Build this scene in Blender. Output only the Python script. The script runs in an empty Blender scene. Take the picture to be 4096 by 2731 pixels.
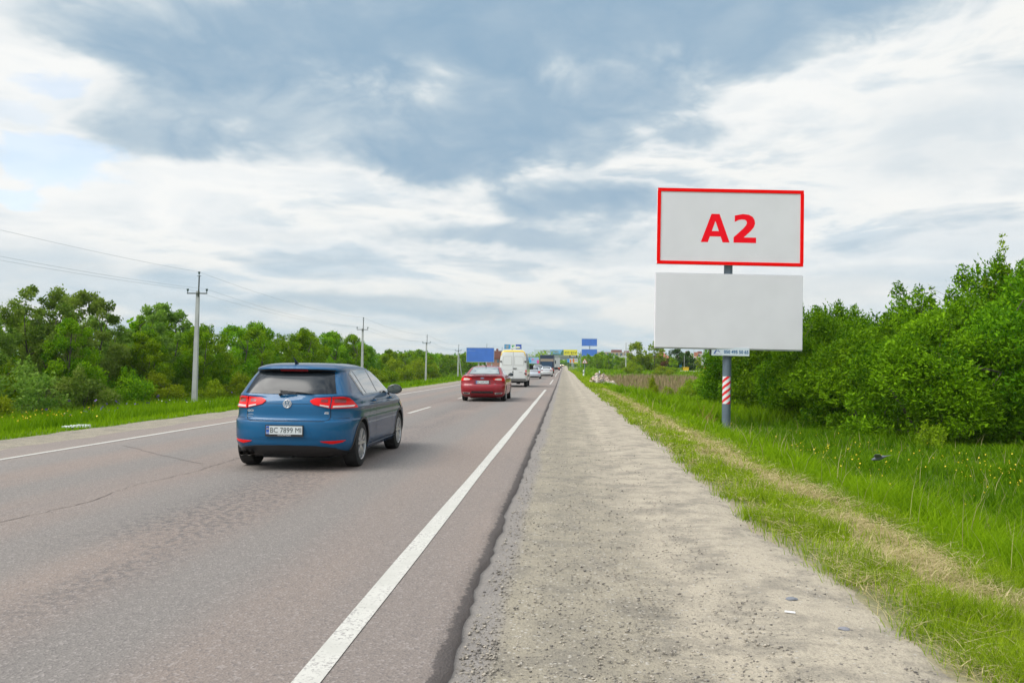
import bpy, bmesh, math, random
import numpy as np
from mathutils import Vector, Matrix, Euler
R = math.radians
random.seed(7)
rng = np.random.default_rng(7)
sc = bpy.context.scene
COL = sc.collection

# ------------------------------------------------------------------ camera
cam_data = bpy.data.cameras.new("camera")
cam = bpy.data.objects.new("camera", cam_data); COL.objects.link(cam)
cam_data.sensor_width = 36.0
cam_data.lens = 28.503
cam_data.clip_end = 12000
cam_data.clip_start = 0.1
cam.matrix_world = Matrix.Translation((0, 0, 1.41)) @ (Matrix.Rotation(R(3.652), 4, 'Z') @ Matrix.Rotation(R(91.825), 4, 'X') @ Matrix.Rotation(R(0.6), 4, 'Z'))
sc.camera = cam

# ------------------------------------------------------------------ exposure, world, sun
sc.view_settings.view_transform = 'Standard'
sc.view_settings.look = 'None'
sc.view_settings.exposure = 0.95
sc.view_settings.gamma = 1.0
sc.view_settings.use_curve_mapping = False
EXPF = 2 ** 0.95
SUN_AZ, SUN_EL = -120.0, 50.0         # clockwise from +Y, degrees

class NT:
    """tiny node-tree writer"""
    def __init__(s, tree): s.t = tree; s.n = tree.nodes; s.l = tree.links
    def new(s, typ, **kw):
        n = s.n.new(typ)
        for k, v in kw.items(): setattr(n, k, v)
        return n
    def put(s, sock, v):
        if hasattr(v, 'is_linked') or hasattr(v, 'links'): s.l.new(v, sock)
        else:
            if sock.type == 'RGBA' and len(v) == 3: v = (*v, 1)
            sock.default_value = v
    def math(s, op, a, b=None, c=None, clamp=False):
        n = s.new('ShaderNodeMath', operation=op); n.use_clamp = clamp
        s.put(n.inputs[0], a)
        if b is not None: s.put(n.inputs[1], b)
        if c is not None: s.put(n.inputs[2], c)
        return n.outputs[0]
    def vec(s, op, a, b=None):
        n = s.new('ShaderNodeVectorMath', operation=op)
        s.put(n.inputs[0], a)
        if b is not None: s.put(n.inputs[1], b)
        return n.outputs['Value'] if op in ('LENGTH', 'DOT_PRODUCT') else n.outputs[0]
    def noise(s, vec, scale, detail=3, rough=.55, dist=0, color=False):
        n = s.new('ShaderNodeTexNoise')
        if vec is not None: s.put(n.inputs['Vector'], vec)
        n.inputs['Scale'].default_value = scale; n.inputs['Detail'].default_value = detail
        n.inputs['Roughness'].default_value = rough; n.inputs['Distortion'].default_value = dist
        return n.outputs['Color' if color else 'Fac']
    def voro(s, vec, scale, feature='F1', out='Distance'):
        n = s.new('ShaderNodeTexVoronoi'); n.feature = feature
        if vec is not None: s.put(n.inputs['Vector'], vec)
        n.inputs['Scale'].default_value = scale
        return n.outputs[out]
    def ramp(s, v, lo, hi, a=0., b=1., smooth=True):
        n = s.new('ShaderNodeMapRange'); n.interpolation_type = 'SMOOTHSTEP' if smooth else 'LINEAR'
        s.put(n.inputs['Value'], v)
        for i, x in zip(('From Min', 'From Max', 'To Min', 'To Max'), (lo, hi, a, b)): s.put(n.inputs[i], x)
        return n.outputs['Result']
    def mix(s, f, a, b, blend='MIX'):
        n = s.new('ShaderNodeMix', data_type='RGBA', blend_type=blend)
        s.put(n.inputs[0], f); s.put(n.inputs[6], a); s.put(n.inputs[7], b)
        return n.outputs[2]
    def sep(s, v):
        n = s.new('ShaderNodeSeparateXYZ'); s.put(n.inputs[0], v); return n.outputs
    def comb(s, x, y, z=0.):
        n = s.new('ShaderNodeCombineXYZ'); s.put(n.inputs[0], x); s.put(n.inputs[1], y); s.put(n.inputs[2], z); return n.outputs[0]

world = bpy.data.worlds.new("World"); sc.world = world; world.use_nodes = True
W = NT(world.node_tree); W.n.clear()
geo = W.new('ShaderNodeTexCoord')
D = W.sep(geo.outputs['Generated'])
az = W.math('MULTIPLY', W.math('ARCTAN2', D[0], D[1]), 57.29578)
hor = W.math('SQRT', W.math('ADD', W.math('MULTIPLY', D[0], D[0]), W.math('MULTIPLY', D[1], D[1])))
el = W.math('MULTIPLY', W.math('ARCTAN2', D[2], hor), 57.29578)
# cloud-layer coordinates: clouds flatten towards the horizon
zz = W.math('ADD', W.math('MAXIMUM', D[2], 0.0), 0.16)
P = W.comb(W.math('DIVIDE', D[0], zz), W.math('DIVIDE', D[1], zz), 0.)
n_big = W.noise(P, 1.1, 5, .55, .2)
n_fine = W.noise(P, 4.2, 7, .62, .35)
n_st = W.noise(W.comb(W.math('MULTIPLY', az, .05), W.math('MULTIPLY', el, .21), 1.3), 1.25, 6, .6, .5)
warp = W.noise(W.comb(W.math('MULTIPLY', az, .10), W.math('MULTIPLY', el, .22), 4.7), 1.0, 4, .6, 0, color=True)
A = W.comb(az, el, 0.)
A2 = W.vec('ADD', A, W.vec('MULTIPLY', W.vec('SUBTRACT', warp, (.5, .5, .5)), (9., 3.6, 0.)))
DARK = [(-18.38, 22.0, 13.23, 2.92, 0.8), (-3.14, 23.08, 16.0, 3.69, 1.0), (12.04, 23.34, 14.15, 2.92, 1.0), (-31.79, 20.09, 6.15, 1.85, 0.4), (-24.54, 19.19, 8.0, 1.69, 0.75), (-3.7, 17.54, 10.15, 3.38, 0.85), (5.53, 18.68, 4.92, 1.85, 0.6), (-8.92, 14.54, 5.85, 2.0, 0.85), (0.04, 15.54, 4.62, 1.85, 0.5), (9.73, 15.88, 3.02, 1.11, 0.55), (-28.39, 14.33, 4.62, 1.48, 0.5), (-20.02, 16.99, 9.23, 3.38, 0.5), (-26.5, 16.2, 6.5, 2.6, .2), (0.08, 11.56, 10.15, 1.29, 0.75), (-3.61, 9.14, 10.15, 1.17, 0.55), (-12.12, 4.12, 17.23, 1.05, 0.5), (18.94, 5.44, 8.0, 1.85, 0.3), (24.77, 14.01, 8.0, 4.0, 0.25), (-34.72, 6.1, 6.15, 2.15, 0.28), (6.19, 7.76, 9.23, 0.92, 0.3), (26.38, 7.83, 6.15, 1.23, 0.2), (-20.42, 8.59, 5.54, 0.77, 0.22), (13.48, 20.48, 6.15, 1.23, 0.5),
        (70, 30, 22, 6, .8), (-80, 35, 25, 7, .7), (150, 18, 30, 5, .7), (-150, 25, 30, 8, .8), (110, 12, 20, 2.5, .5), (-110, 10, 24, 2, .5), (180, 40, 30, 6, .6)]
BLUE = [(-33.73, 12.46, 2.9, 1.35, 0.8), (-33.6, 16.17, 2.31, 0.68, 0.6), (-35.6, 9.78, 1.85, 0.49, 0.8), (-31.82, 11.79, 0.92, 1.05, 0.5), (-35.85, 14.92, 1.85, 0.62, 0.3), (95, 22, 8, 3, .8), (-130, 16, 9, 2, .8)]
BRIGHT = [(-34.99, 16.31, 4.92, 3.69, 0.9), (-30.81, 10.71, 9.23, 2.77, 0.9), (10.6, 18.0, 7.08, 2.9, 0.7), (16.27, 19.67, 8.0, 3.08, 0.5), (-13.58, 19.43, 3.38, 1.38, 0.5), (7.95, 16.19, 5.54, 1.85, 0.5), (-23.84, 12.48, 9.23, 1.54, 0.8)]
def blobs(lst, edge_noise, amp, soft0=.35, soft1=1.3):
    acc = None
    for a, e, rx, ry, s in lst:
        d = W.vec('LENGTH', W.vec('MULTIPLY', W.vec('SUBTRACT', A2, (a, e, 0.)), (1 / rx, 1 / ry, 0.)))
        d = W.math('ADD', d, W.math('MULTIPLY', W.math('SUBTRACT', edge_noise, .5), amp))
        v = W.ramp(d, soft1, soft0, 0., s)
        acc = v if acc is None else W.math('MAXIMUM', W.math('MULTIPLY', acc, .92), v) if False else W.math('SUBTRACT', 1., W.math('MULTIPLY', W.math('SUBTRACT', 1., acc), W.math('SUBTRACT', 1., v)))
    return acc
def billow(sx, sy, z, detail):
    n = W.noise(W.comb(W.math('MULTIPLY', az, sx), W.math('MULTIPLY', el, sy), z), 1., detail, .55, .35)
    return W.math('MULTIPLY', W.math('ABSOLUTE', W.math('SUBTRACT', n, .5)), 3.2)
bil = billow(.13, .24, .5, 5.); bil2 = billow(.085, .30, 3.5, 6.)
edge = W.math('ADD', W.math('MULTIPLY', n_fine, .40), W.math('ADD', W.math('MULTIPLY', bil, .55), W.math('MULTIPLY', n_st, .25)))
dark = blobs(DARK, edge, .85, .2, 1.45)
blue = blobs(BLUE, edge, 3.4, .5, 1.3)
bright = blobs(BRIGHT, edge, 1.2, .2, 1.4)
K = 1.0 / EXPF
def lin(r, g, b, k=K): 
    f = lambda c: (c / 255 / 12.92 if c / 255 < .04045 else ((c / 255 + .055) / 1.055) ** 2.4) * k
    return (f(r), f(g), f(b))
c_light = W.mix(W.ramp(n_st, .36, .64), lin(211, 224, 235), lin(238, 241, 243))
c_light = W.mix(W.ramp(bil2, .30, .02, 0., .8), c_light, lin(251, 251, 250))
c_light = W.mix(W.ramp(W.math('ADD', W.math('MULTIPLY', bil2, .5), W.math('MULTIPLY', n_st, .5)), .34, .56, 0., .85), c_light, lin(192, 209, 223))
c_light = W.mix(W.math('MULTIPLY', bright, .85), c_light, lin(251, 252, 253))
thick = W.math('ADD', W.ramp(dark, .25, .95, 0., .85), W.math('MULTIPLY', W.math('SUBTRACT', n_big, .5), .9))
thick = W.math('ADD', thick, W.math('MULTIPLY', W.math('SUBTRACT', bil, .3), -.35), clamp=True)
c_dark = W.mix(thick, lin(200, 214, 225), lin(149, 178, 203))
lining = W.math('MULTIPLY', W.ramp(dark, .02, .16), W.ramp(dark, .5, .22))
c_light = W.mix(W.math('MULTIPLY', lining, .6), c_light, lin(249, 250, 251))
dk = W.math('MULTIPLY', W.ramp(dark, .05, .55), W.ramp(n_fine, .25, .75, 1.03, .93), clamp=True)
c_cl = W.mix(dk, c_light, c_dark)
# haze towards the horizon
c_hz = W.mix(W.ramp(n_st, .40, .60), lin(184, 205, 218), lin(224, 227, 225))
c_cl = W.mix(W.ramp(el, 9., .5, 0., .75), c_cl, c_hz)
# thin high cloud overhead lets through more of the sun than the heavy cloud near the horizon
n_hi = W.noise(W.comb(D[0], D[1], 2.2), 9., 6, .62, .8)
c_hi = W.mix(W.ramp(n_hi, .40, .60), lin(52, 76, 112), lin(225, 230, 234))
c_cl = W.mix(W.ramp(el, 27., 40., 0., .8), c_cl, c_hi)
gl = W.vec('DOT_PRODUCT', W.vec('NORMALIZE', geo.outputs['Generated']), tuple((math.sin(R(SUN_AZ)) * math.cos(R(SUN_EL)), math.cos(R(SUN_AZ)) * math.cos(R(SUN_EL)), math.sin(R(SUN_EL)))))
br_ = W.math('ADD', W.ramp(el, 27., 62., 1., 2.45), W.ramp(gl, .70, 1., 0., 2.0))
c_cl = W.mix(1.0, c_cl, W.comb(br_, br_, W.math('MULTIPLY', br_, .98)), 'MULTIPLY')
bgc = W.new('ShaderNodeBackground'); W.put(bgc.inputs[0], c_cl); bgc.inputs[1].default_value = 1.0
sky = W.new('ShaderNodeTexSky'); sky.sky_type = 'NISHITA'; sky.sun_disc = False
sky.sun_elevation = R(SUN_EL); sky.sun_rotation = R(SUN_AZ); sky.altitude = 200; sky.air_density = 1.2; sky.dust_density = 2.0
bgs = W.new('ShaderNodeBackground'); W.l.new(sky.outputs[0], bgs.inputs[0]); bgs.inputs[1].default_value = 0.12
mx = W.new('ShaderNodeMixShader')
W.put(mx.inputs[0], W.math('MULTIPLY', blue, .6)); W.l.new(bgc.outputs[0], mx.inputs[1]); W.l.new(bgs.outputs[0], mx.inputs[2])
wo = W.new('ShaderNodeOutputWorld'); W.l.new(mx.outputs[0], wo.inputs[0])

sun_data = bpy.data.lights.new("sun", 'SUN'); sun_data.energy = 1.5; sun_data.angle = R(38); sun_data.color = (1, .95, .87)
sun = bpy.data.objects.new("sun", sun_data); COL.objects.link(sun)
sd = Vector((math.sin(R(SUN_AZ)) * math.cos(R(SUN_EL)), math.cos(R(SUN_AZ)) * math.cos(R(SUN_EL)), math.sin(R(SUN_EL))))
sun.rotation_euler = sd.to_track_quat('Z', 'Y').to_euler()
sc.cycles.max_bounces = 6; sc.cycles.diffuse_bounces = 3; sc.cycles.glossy_bounces = 3
sc.cycles.transparent_max_bounces = 6; sc.cycles.caustics_reflective = False; sc.cycles.caustics_refractive = False

# ------------------------------------------------------------------ helpers
def tag(o, label=None, cat=None, group=None, kind=None):
    if label: o['label'] = label
    if cat: o['category'] = cat
    if group: o['group'] = group
    if kind: o['kind'] = kind
    return o
def empty(name, loc=(0, 0, 0), rz=0., label=None, cat=None, group=None):
    o = bpy.data.objects.new(name, None); COL.objects.link(o)
    o.location = loc; o.rotation_euler = (0, 0, rz); o.empty_display_size = .2
    return tag(o, label, cat, group)
def link(name, me, mat=None, parent=None, smooth=None):
    if mat is not None and len(me.materials) == 0:
        for m in (mat if isinstance(mat, (list, tuple)) else [mat]): me.materials.append(m)
    if smooth is not None:
        me.polygons.foreach_set('use_smooth', [True] * len(me.polygons))
        if smooth > 0: me.set_sharp_from_angle(angle=R(smooth))
    o = bpy.data.objects.new(name, me); COL.objects.link(o)
    if parent: o.parent = parent
    return o
def bm_obj(name, bm, mat=None, parent=None, smooth=None, bevel=0):
    if bevel: bmesh.ops.bevel(bm, geom=[e for e in bm.edges], offset=bevel, segments=2, affect='EDGES')
    me = bpy.data.meshes.new(name); bm.to_mesh(me); bm.free()
    return link(name, me, mat, parent, smooth)
def copy_tree(o, parent=None):
    c = o.copy(); COL.objects.link(c)
    if parent: c.parent = parent
    for ch in list(o.children): copy_tree(ch, c)
    return c
def box(bm, x0, x1, y0, y1, z0, z1, mi=0):
    v = [bm.verts.new(p) for p in ((x0, y0, z0), (x1, y0, z0), (x1, y1, z0), (x0, y1, z0), (x0, y0, z1), (x1, y0, z1), (x1, y1, z1), (x0, y1, z1))]
    fs = []
    for f in ((0, 3, 2, 1), (4, 5, 6, 7), (0, 1, 5, 4), (1, 2, 6, 5), (2, 3, 7, 6), (3, 0, 4, 7)):
        k = bm.faces.new([v[i] for i in f]); k.material_index = mi; fs.append(k)
    return v
def tube(bm, pts, rad, seg=8, cap=True, mi=0):
    pts = [Vector(p) for p in pts]
    rad = rad if isinstance(rad, (list, tuple)) else [rad] * len(pts)
    rings = []
    for i, p in enumerate(pts):
        d = (pts[min(i + 1, len(pts) - 1)] - pts[max(i - 1, 0)]).normalized()
        a = d.cross(Vector((0, 0, 1)) if abs(d.z) < .9 else Vector((1, 0, 0))).normalized(); b = d.cross(a)
        rings.append([bm.verts.new(p + (a * math.cos(t) + b * math.sin(t)) * rad[i]) for t in [2 * math.pi * k / seg for k in range(seg)]])
    for r0, r1 in zip(rings, rings[1:]):
        for k in range(seg):
            f = bm.faces.new((r0[k], r0[(k + 1) % seg], r1[(k + 1) % seg], r1[k])); f.material_index = mi
    if cap:
        f = bm.faces.new(rings[0][::-1]); f.material_index = mi
        f = bm.faces.new(rings[-1]); f.material_index = mi
    return rings
def lathe(bm, prof, seg=32, axis='X', mi=0, closed=False):
    """prof: (axial, radius)"""
    rings = []
    for a, r in prof:
        ring = []
        for k in range(seg):
            t = 2 * math.pi * k / seg
            c, s = r * math.cos(t), r * math.sin(t)
            ring.append(bm.verts.new({'X': (a, c, s), 'Y': (c, a, s), 'Z': (c, s, a)}[axis]))
        rings.append(ring)
    n = len(rings)
    for i in range(n if closed else n - 1):
        r0, r1 = rings[i], rings[(i + 1) % n]
        for k in range(seg):
            f = bm.faces.new((r0[k], r0[(k + 1) % seg], r1[(k + 1) % seg], r1[k])); f.material_index = mi
    if not closed:
        for r in (rings[0], rings[-1]):
            if prof[0 if r is rings[0] else -1][1] > 1e-4:
                f = bm.faces.new(r); f.material_index = mi
    return rings
def sheet(name, fn, us, vs, mat, parent=None, smooth=0):
    """grid of points fn(u, v)"""
    pts = np.array([[fn(u, v) for u in us] for v in vs], dtype=np.float32)
    nu, nv = len(us), len(vs)
    idx = np.arange(nu * nv).reshape(nv, nu)
    f = np.stack([idx[:-1, :-1], idx[:-1, 1:], idx[1:, 1:], idx[1:, :-1]], -1).reshape(-1, 4)
    me = np_mesh(name, pts.reshape(-1, 3), f)
    o = link(name, me, mat, parent)
    me.polygons.foreach_set('use_smooth', [True] * len(me.polygons))
    return o
def np_mesh(name, verts, faces, col=None, tris=None):
    me = bpy.data.meshes.new(name)
    n4 = len(faces); n3 = 0 if tris is None else len(tris)
    me.vertices.add(len(verts)); me.vertices.foreach_set('co', np.asarray(verts, np.float32).ravel())
    k = faces.shape[1] if n4 else 4
    loops = np.asarray(faces, np.int32).ravel()
    starts = np.arange(n4, dtype=np.int32) * k
    if n3:
        starts = np.concatenate([starts, len(loops) + np.arange(n3, dtype=np.int32) * 3])
        loops = np.concatenate([loops, np.asarray(tris, np.int32).ravel()])
    me.loops.add(len(loops)); me.loops.foreach_set('vertex_index', loops)
    me.polygons.add(n4 + n3); me.polygons.foreach_set('loop_start', starts)
    me.update(calc_edges=True)
    if col is not None:
        at = me.attributes.new('tint', 'FLOAT', 'POINT'); at.data.foreach_set('value', np.asarray(col, np.float32))
    return me

# ------------------------------------------------------------------ materials
MATS = {}
def mat(name, color=(.5, .5, .5), rough=.5, metal=0., coat=0., spec=.5, emit=None, estr=0., var=0., vscale=3., bump=0., bscale=30.):
    if name in MATS: return MATS[name]
    m = bpy.data.materials.new(name); m.use_nodes = True; MATS[name] = m
    N = NT(m.node_tree); b = N.n['Principled BSDF']
    b.inputs['Base Color'].default_value = (*color, 1); b.inputs['Roughness'].default_value = rough
    b.inputs['Metallic'].default_value = metal; b.inputs['Coat Weight'].default_value = coat; b.inputs['Coat Roughness'].default_value = .04
    b.inputs['Specular IOR Level'].default_value = spec
    if emit: b.inputs['Emission Color'].default_value = (*emit, 1); b.inputs['Emission Strength'].default_value = estr
    if var or bump:
        tc = N.new('ShaderNodeTexCoord')
        if var:
            f = N.noise(tc.outputs['Object'], vscale, 5, .6)
            dk = tuple(c * (1 - var) for c in color); lt = tuple(min(1, c * (1 + var)) for c in color)
            N.put(b.inputs['Base Color'], N.mix(N.ramp(f, .3, .7), dk, lt))
        if bump:
            bp = N.new('ShaderNodeBump'); bp.inputs['Strength'].default_value = bump; bp.inputs['Distance'].default_value = .02
            N.put(bp.inputs['Height'], N.noise(tc.outputs['Object'], bscale, 4, .6)); N.l.new(bp.outputs[0], b.inputs['Normal'])
    return m
def leaf_mat(name, lo, hi, trans=.35, rough=.6, hue=True):
    if name in MATS: return MATS[name]
    m = bpy.data.materials.new(name); m.use_nodes = True; MATS[name] = m
    N = NT(m.node_tree); b = N.n['Principled BSDF']; out = N.n['Material Output']
    a = N.new('ShaderNodeAttribute'); a.attribute_name = 'tint'
    oi = N.new('ShaderNodeObjectInfo')
    c = N.mix(a.outputs['Fac'], lo, hi)
    if hue:
        hs = N.new('ShaderNodeHueSaturation'); N.put(hs.inputs['Color'], c)
        N.put(hs.inputs['Hue'], N.ramp(oi.outputs['Random'], 0, 1, .485, .512, False)); N.put(hs.inputs['Value'], N.ramp(oi.outputs['Random'], 0, 1, .86, 1.16, False))
        c = hs.outputs[0]
    N.put(b.inputs['Base Color'], c); b.inputs['Roughness'].default_value = rough; b.inputs['Specular IOR Level'].default_value = .04
    tr = N.new('ShaderNodeBsdfTranslucent'); N.put(tr.inputs[0], N.mix(1., c, (1.0, 1.12, .55), 'MULTIPLY'))
    ms = N.new('ShaderNodeMixShader'); ms.inputs[0].default_value = trans
    N.l.new(b.outputs[0], ms.inputs[1]); N.l.new(tr.outputs[0], ms.inputs[2]); N.l.new(ms.outputs[0], out.inputs[0])
    return m

def ground_material(name, build):
    m = bpy.data.materials.new(name); m.use_nodes = True
    N = NT(m.node_tree); b = N.n['Principled BSDF']
    g = N.new('ShaderNodeNewGeometry'); build(N, b, g.outputs['Position']); return m

# asphalt: reddish worn aggregate, greyer polished wheel paths, coarse dark ravelled band
def b_asphalt(N, b, P):
    s = N.sep(P)
    sp = N.noise(P, 95., 2, .7); ag = N.voro(P, 70., out='Color'); agv = N.sep(ag)[0]
    big = N.noise(N.comb(N.math('MULTIPLY', s[0], 1.), N.math('MULTIPLY', s[1], .13), 0.), .8, 4, .6)
    base = N.mix(N.ramp(big, .35, .65), (.250, .199, .168), (.222, .186, .164))
    # grey wheel paths
    def path(x, w): return N.ramp(N.math('ABSOLUTE', N.math('SUBTRACT', s[0], x)), w, w * .2)
    wp = N.math('MAXIMUM', N.math('MAXIMUM', path(-2.35, .6), path(-4.0, .7)), N.math('MAXIMUM', path(-5.9, .6), path(-7.5, .7)))
    base = N.mix(N.math('MULTIPLY', wp, .7), base, (.198, .183, .168))
    # ravelled dark band, broken up
    rv = N.math('MULTIPLY', path(-3.3, .95), N.ramp(N.noise(P, 13., 5, .8), .45, .58))
    rv = N.math('MULTIPLY', rv, N.ramp(N.noise(N.comb(s[0], N.math('MULTIPLY', s[1], .3), 0.), .7, 3), .35, .6))
    base = N.mix(N.math('MULTIPLY', rv, .8), base, (.085, .08, .08))
    c = N.mix(N.ramp(sp, .35, .68, 0., .6), base, N.mix(1., base, (.62, .62, .62), 'MULTIPLY'))
    c = N.mix(N.math('MULTIPLY', N.math('GREATER_THAN', agv, .88), .38), c, (.34, .30, .28))
    c = N.mix(N.math('MULTIPLY', N.math('LESS_THAN', agv, .12), .5), c, (.12, .105, .10))
    # raw dark crumbling edge on the right
    e = N.ramp(N.math('ADD', s[0], N.math('MULTIPLY', N.math('SUBTRACT', N.noise(P, 11., 5, .8), .5), .16)), -.612, -.592)
    c = N.mix(N.math('MULTIPLY', e, .8), c, (.072, .060, .056))
    N.put(b.inputs['Base Color'], c); b.inputs['Roughness'].default_value = .82; b.inputs['Specular IOR Level'].default_value = .35
    bp = N.new('ShaderNodeBump'); bp.inputs['Strength'].default_value = .55; bp.inputs['Distance'].default_value = .006
    N.put(bp.inputs['Height'], N.math('ADD', N.voro(P, 70.), N.noise(P, 40., 3))); N.l.new(bp.outputs[0], b.inputs['Normal'])
M_ASPHALT = ground_material('asphalt', b_asphalt)

def b_gravel(N, b, P):
    s = N.sep(P)
    wob = N.noise(N.comb(s[0], N.math('MULTIPLY', s[1], .35), 0.), 1.4, 4, .6)
    sand = N.ramp(N.math('ADD', s[0], N.math('MULTIPLY', N.math('SUBTRACT', wob, .5), 1.6)), .1, .95)
    base = N.mix(sand, (.335, .295, .225), (.46, .40, .31))
    patch = N.noise(P, 2.3, 6, .7)
    base = N.mix(N.ramp(patch, .42, .66, 0., .65), base, (.20, .18, .15))
    st = N.voro(P, 42., out='Color'); sv = N.sep(st)[0]; sd_ = N.voro(P, 42.)
    speck = N.math('MULTIPLY', N.math('GREATER_THAN', sv, N.mix(sand, (.78, .78, .78), (.93, .93, .93))), N.ramp(sd_, .55, .3))
    c = N.mix(N.math('MULTIPLY', speck, .8), base, N.mix(N.math('GREATER_THAN', N.sep(st)[1], .45), (.10, .09, .085), (.5, .46, .4)))
    c = N.mix(N.math('MULTIPLY', N.ramp(N.noise(P, 34., 6, .8), .50, .62), N.ramp(N.noise(P, 1.7, 4, .7), .35, .62, .12, .6)), c, (.15, .135, .115))
    c = N.mix(N.ramp(N.noise(P, 130., 2, .8), .35, .7, 0., .65), c, N.mix(1., c, (.6, .6, .6), 'MULTIPLY'))
    # grey crushed strip along the asphalt edge
    g = N.ramp(N.math('ADD', s[0], N.math('MULTIPLY', N.math('SUBTRACT', wob, .5), .25)), -.30, -.42)
    c = N.mix(N.math('MULTIPLY', g, N.ramp(s[0], -3., -2.9, 0., .75)), c, (.23, .21, .20))
    for xc in (-.02, .62, 1.18):
        tr = N.ramp(N.math('ABSOLUTE', N.math('SUBTRACT', N.math('ADD', s[0], N.math('MULTIPLY', wob, .25)), xc + .12)), .17, .07)
        tread = N.ramp(N.noise(N.comb(N.math('MULTIPLY', s[0], 3.), N.math('MULTIPLY', s[1], 17.), xc), 1., 3, .6), .42, .6)
        c = N.mix(N.math('MULTIPLY', tr, N.math('MULTIPLY', tread, .32)), c, (.17, .155, .13))
    N.put(b.inputs['Base Color'], c); b.inputs['Roughness'].default_value = .95; b.inputs['Specular IOR Level'].default_value = .2
    bp = N.new('ShaderNodeBump'); bp.inputs['Strength'].default_value = .7; bp.inputs['Distance'].default_value = .012
    N.put(bp.inputs['Height'], N.math('ADD', N.math('MULTIPLY', N.noise(P, 26., 5, .75), 1.5), N.ramp(sd_, .5, .1, 0., .5))); N.l.new(bp.outputs[0], b.inputs['Normal'])
M_GRAVEL = ground_material('gravel', b_gravel)

def b_soil(N, b, P):
    s = N.sep(P)
    n1 = N.noise(P, .9, 6, .7); n2 = N.noise(P, 14., 4, .7)
    c = N.mix(N.ramp(n1, .35, .65), (.085, .15, .018), (.15, .20, .035))
    c = N.mix(N.ramp(n2, .4, .7, 0., .6), c, (.05, .075, .015))
    # dry cuttings lie along the mown strip
    d = N.math('SUBTRACT', s[0], N.math('MULTIPLY', N.noise(N.comb(s[0], N.math('MULTIPLY', s[1], .5), 0.), 1.1, 4), .9))
    hay = N.math('MULTIPLY', N.ramp(d, 1.6, 2.05), N.ramp(d, 3.05, 2.75))
    hay = N.math('MULTIPLY', hay, N.ramp(n2, .3, .55, .55, 1.))
    hay = N.math('MULTIPLY', hay, N.ramp(s[1], 70., 40.))
    c = N.mix(hay, c, (.40, .33, .16))
    edge = N.ramp(s[0], 2.25, 1.75); edge = N.math('MULTIPLY', edge, N.ramp(s[0], 1.0, 1.5))
    c = N.mix(edge, c, (.33, .28, .2))
    N.put(b.inputs['Base Color'], c); b.inputs['Roughness'].default_value = .95; b.inputs['Specular IOR Level'].default_value = .1
    bp = N.new('ShaderNodeBump'); bp.inputs['Strength'].default_value = .8; bp.inputs['Distance'].default_value = .05
    N.put(bp.inputs['Height'], n2); N.l.new(bp.outputs[0], b.inputs['Normal'])
M_SOIL = ground_material('grassy_soil', b_soil)

def b_mark(N, b, P):
    n = N.noise(P, 46., 4, .8); n2 = N.noise(P, 3., 3, .6)
    wear = N.ramp(N.math('ADD', n, N.math('MULTIPLY', N.math('SUBTRACT', n2, .5), .4)), .54, .64)
    c = N.mix(N.ramp(n2, .3, .7), (.44, .425, .38), (.54, .52, .47))
    c = N.mix(N.math('MULTIPLY', wear, .85), c, (.22, .2, .19))
    N.put(b.inputs['Base Color'], c); b.inputs['Roughness'].default_value = .7
M_MARK = ground_material('road_paint', b_mark)
M_CRACK = mat('crack_tar', (.14, .118, .105), .9)

# ------------------------------------------------------------------ terrain
def pl(x, pts):
    """smooth piecewise interpolation"""
    if x <= pts[0][0]: return pts[0][1]
    for (a, va), (b_, vb) in zip(pts, pts[1:]):
        if x <= b_:
            t = (x - a) / (b_ - a); t = t * t * (3 - 2 * t); return va + (vb - va) * t
    return pts[-1][1]
ROADZ = [(60, 0), (96, .08), (144, .42), (250, .58), (310, .65), (380, 1.25), (450, 2.1), (520, 2.8), (620, 3.0)]
RIGHTZ = [(75, -1.05), (120, -.25), (170, .75), (330, 1.5), (600, 2.2)]
LEFTZ = [(160, -1.18), (250, -.3), (400, 1.2), (600, 2.0)]
def road_z(y): return pl(y, ROADZ)
def bump_field(x, y): return .06 * math.sin(x * .9 + y * .35) + .05 * math.sin(x * .31 - y * .77 + 1.3)
def ground_z(x, y):
    rz = road_z(y)
    if x >= 1.6:
        f = pl(y, RIGHTZ); 
        k = pl(x, [(1.85, -.062), (2.3, -.045), (3.4, -.17)])
        if x > 3.4: 
            t = min(1, (x - 3.4) / 2.9); t = t * t * (3 - 2 * t)
            return (rz - .17) * (1 - t) + f * t + bump_field(x, y) * t * .8
        return rz + k
    if x <= -10.4:
        f = pl(y, LEFTZ)
        if x > -11.4: return rz - .05 - .06 * (-10.4 - x)
        t = min(1, (-11.4 - x) / 6.5); t = t * t * (3 - 2 * t)
        return (rz - .11) * (1 - t) + f * t + bump_field(x, y) * t
    return rz - (.062 if 1.2 < x < 1.6 else .09)
def geo_steps(a, b, n, p=2.2): return [a + (b - a) * (i / n) ** p for i in range(n + 1)]
xs = sorted(set([-3000, -1500, -700, -300, -150, -90, -60] + [-45 + i * 1.5 for i in range(23)] + [-11.4, -10.9, -10.4, -10.3, -5, 0, 1.8, 1.85] + [2 + i * .3 for i in range(18)] + [7.5 + i * 1.5 for i in range(26)] + [55, 80, 120, 200, 400, 900, 3000]))
ys = sorted(set([-60, -30, -15, -8, -4] + [round(v, 2) for v in geo_steps(0, 700, 130, 1.9)] + [900, 1300, 2000, 3500, 5500]))
o = sheet('ground', lambda x, y: (x, y, ground_z(x, y)), xs, ys, M_SOIL); tag(o, kind='structure')

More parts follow.
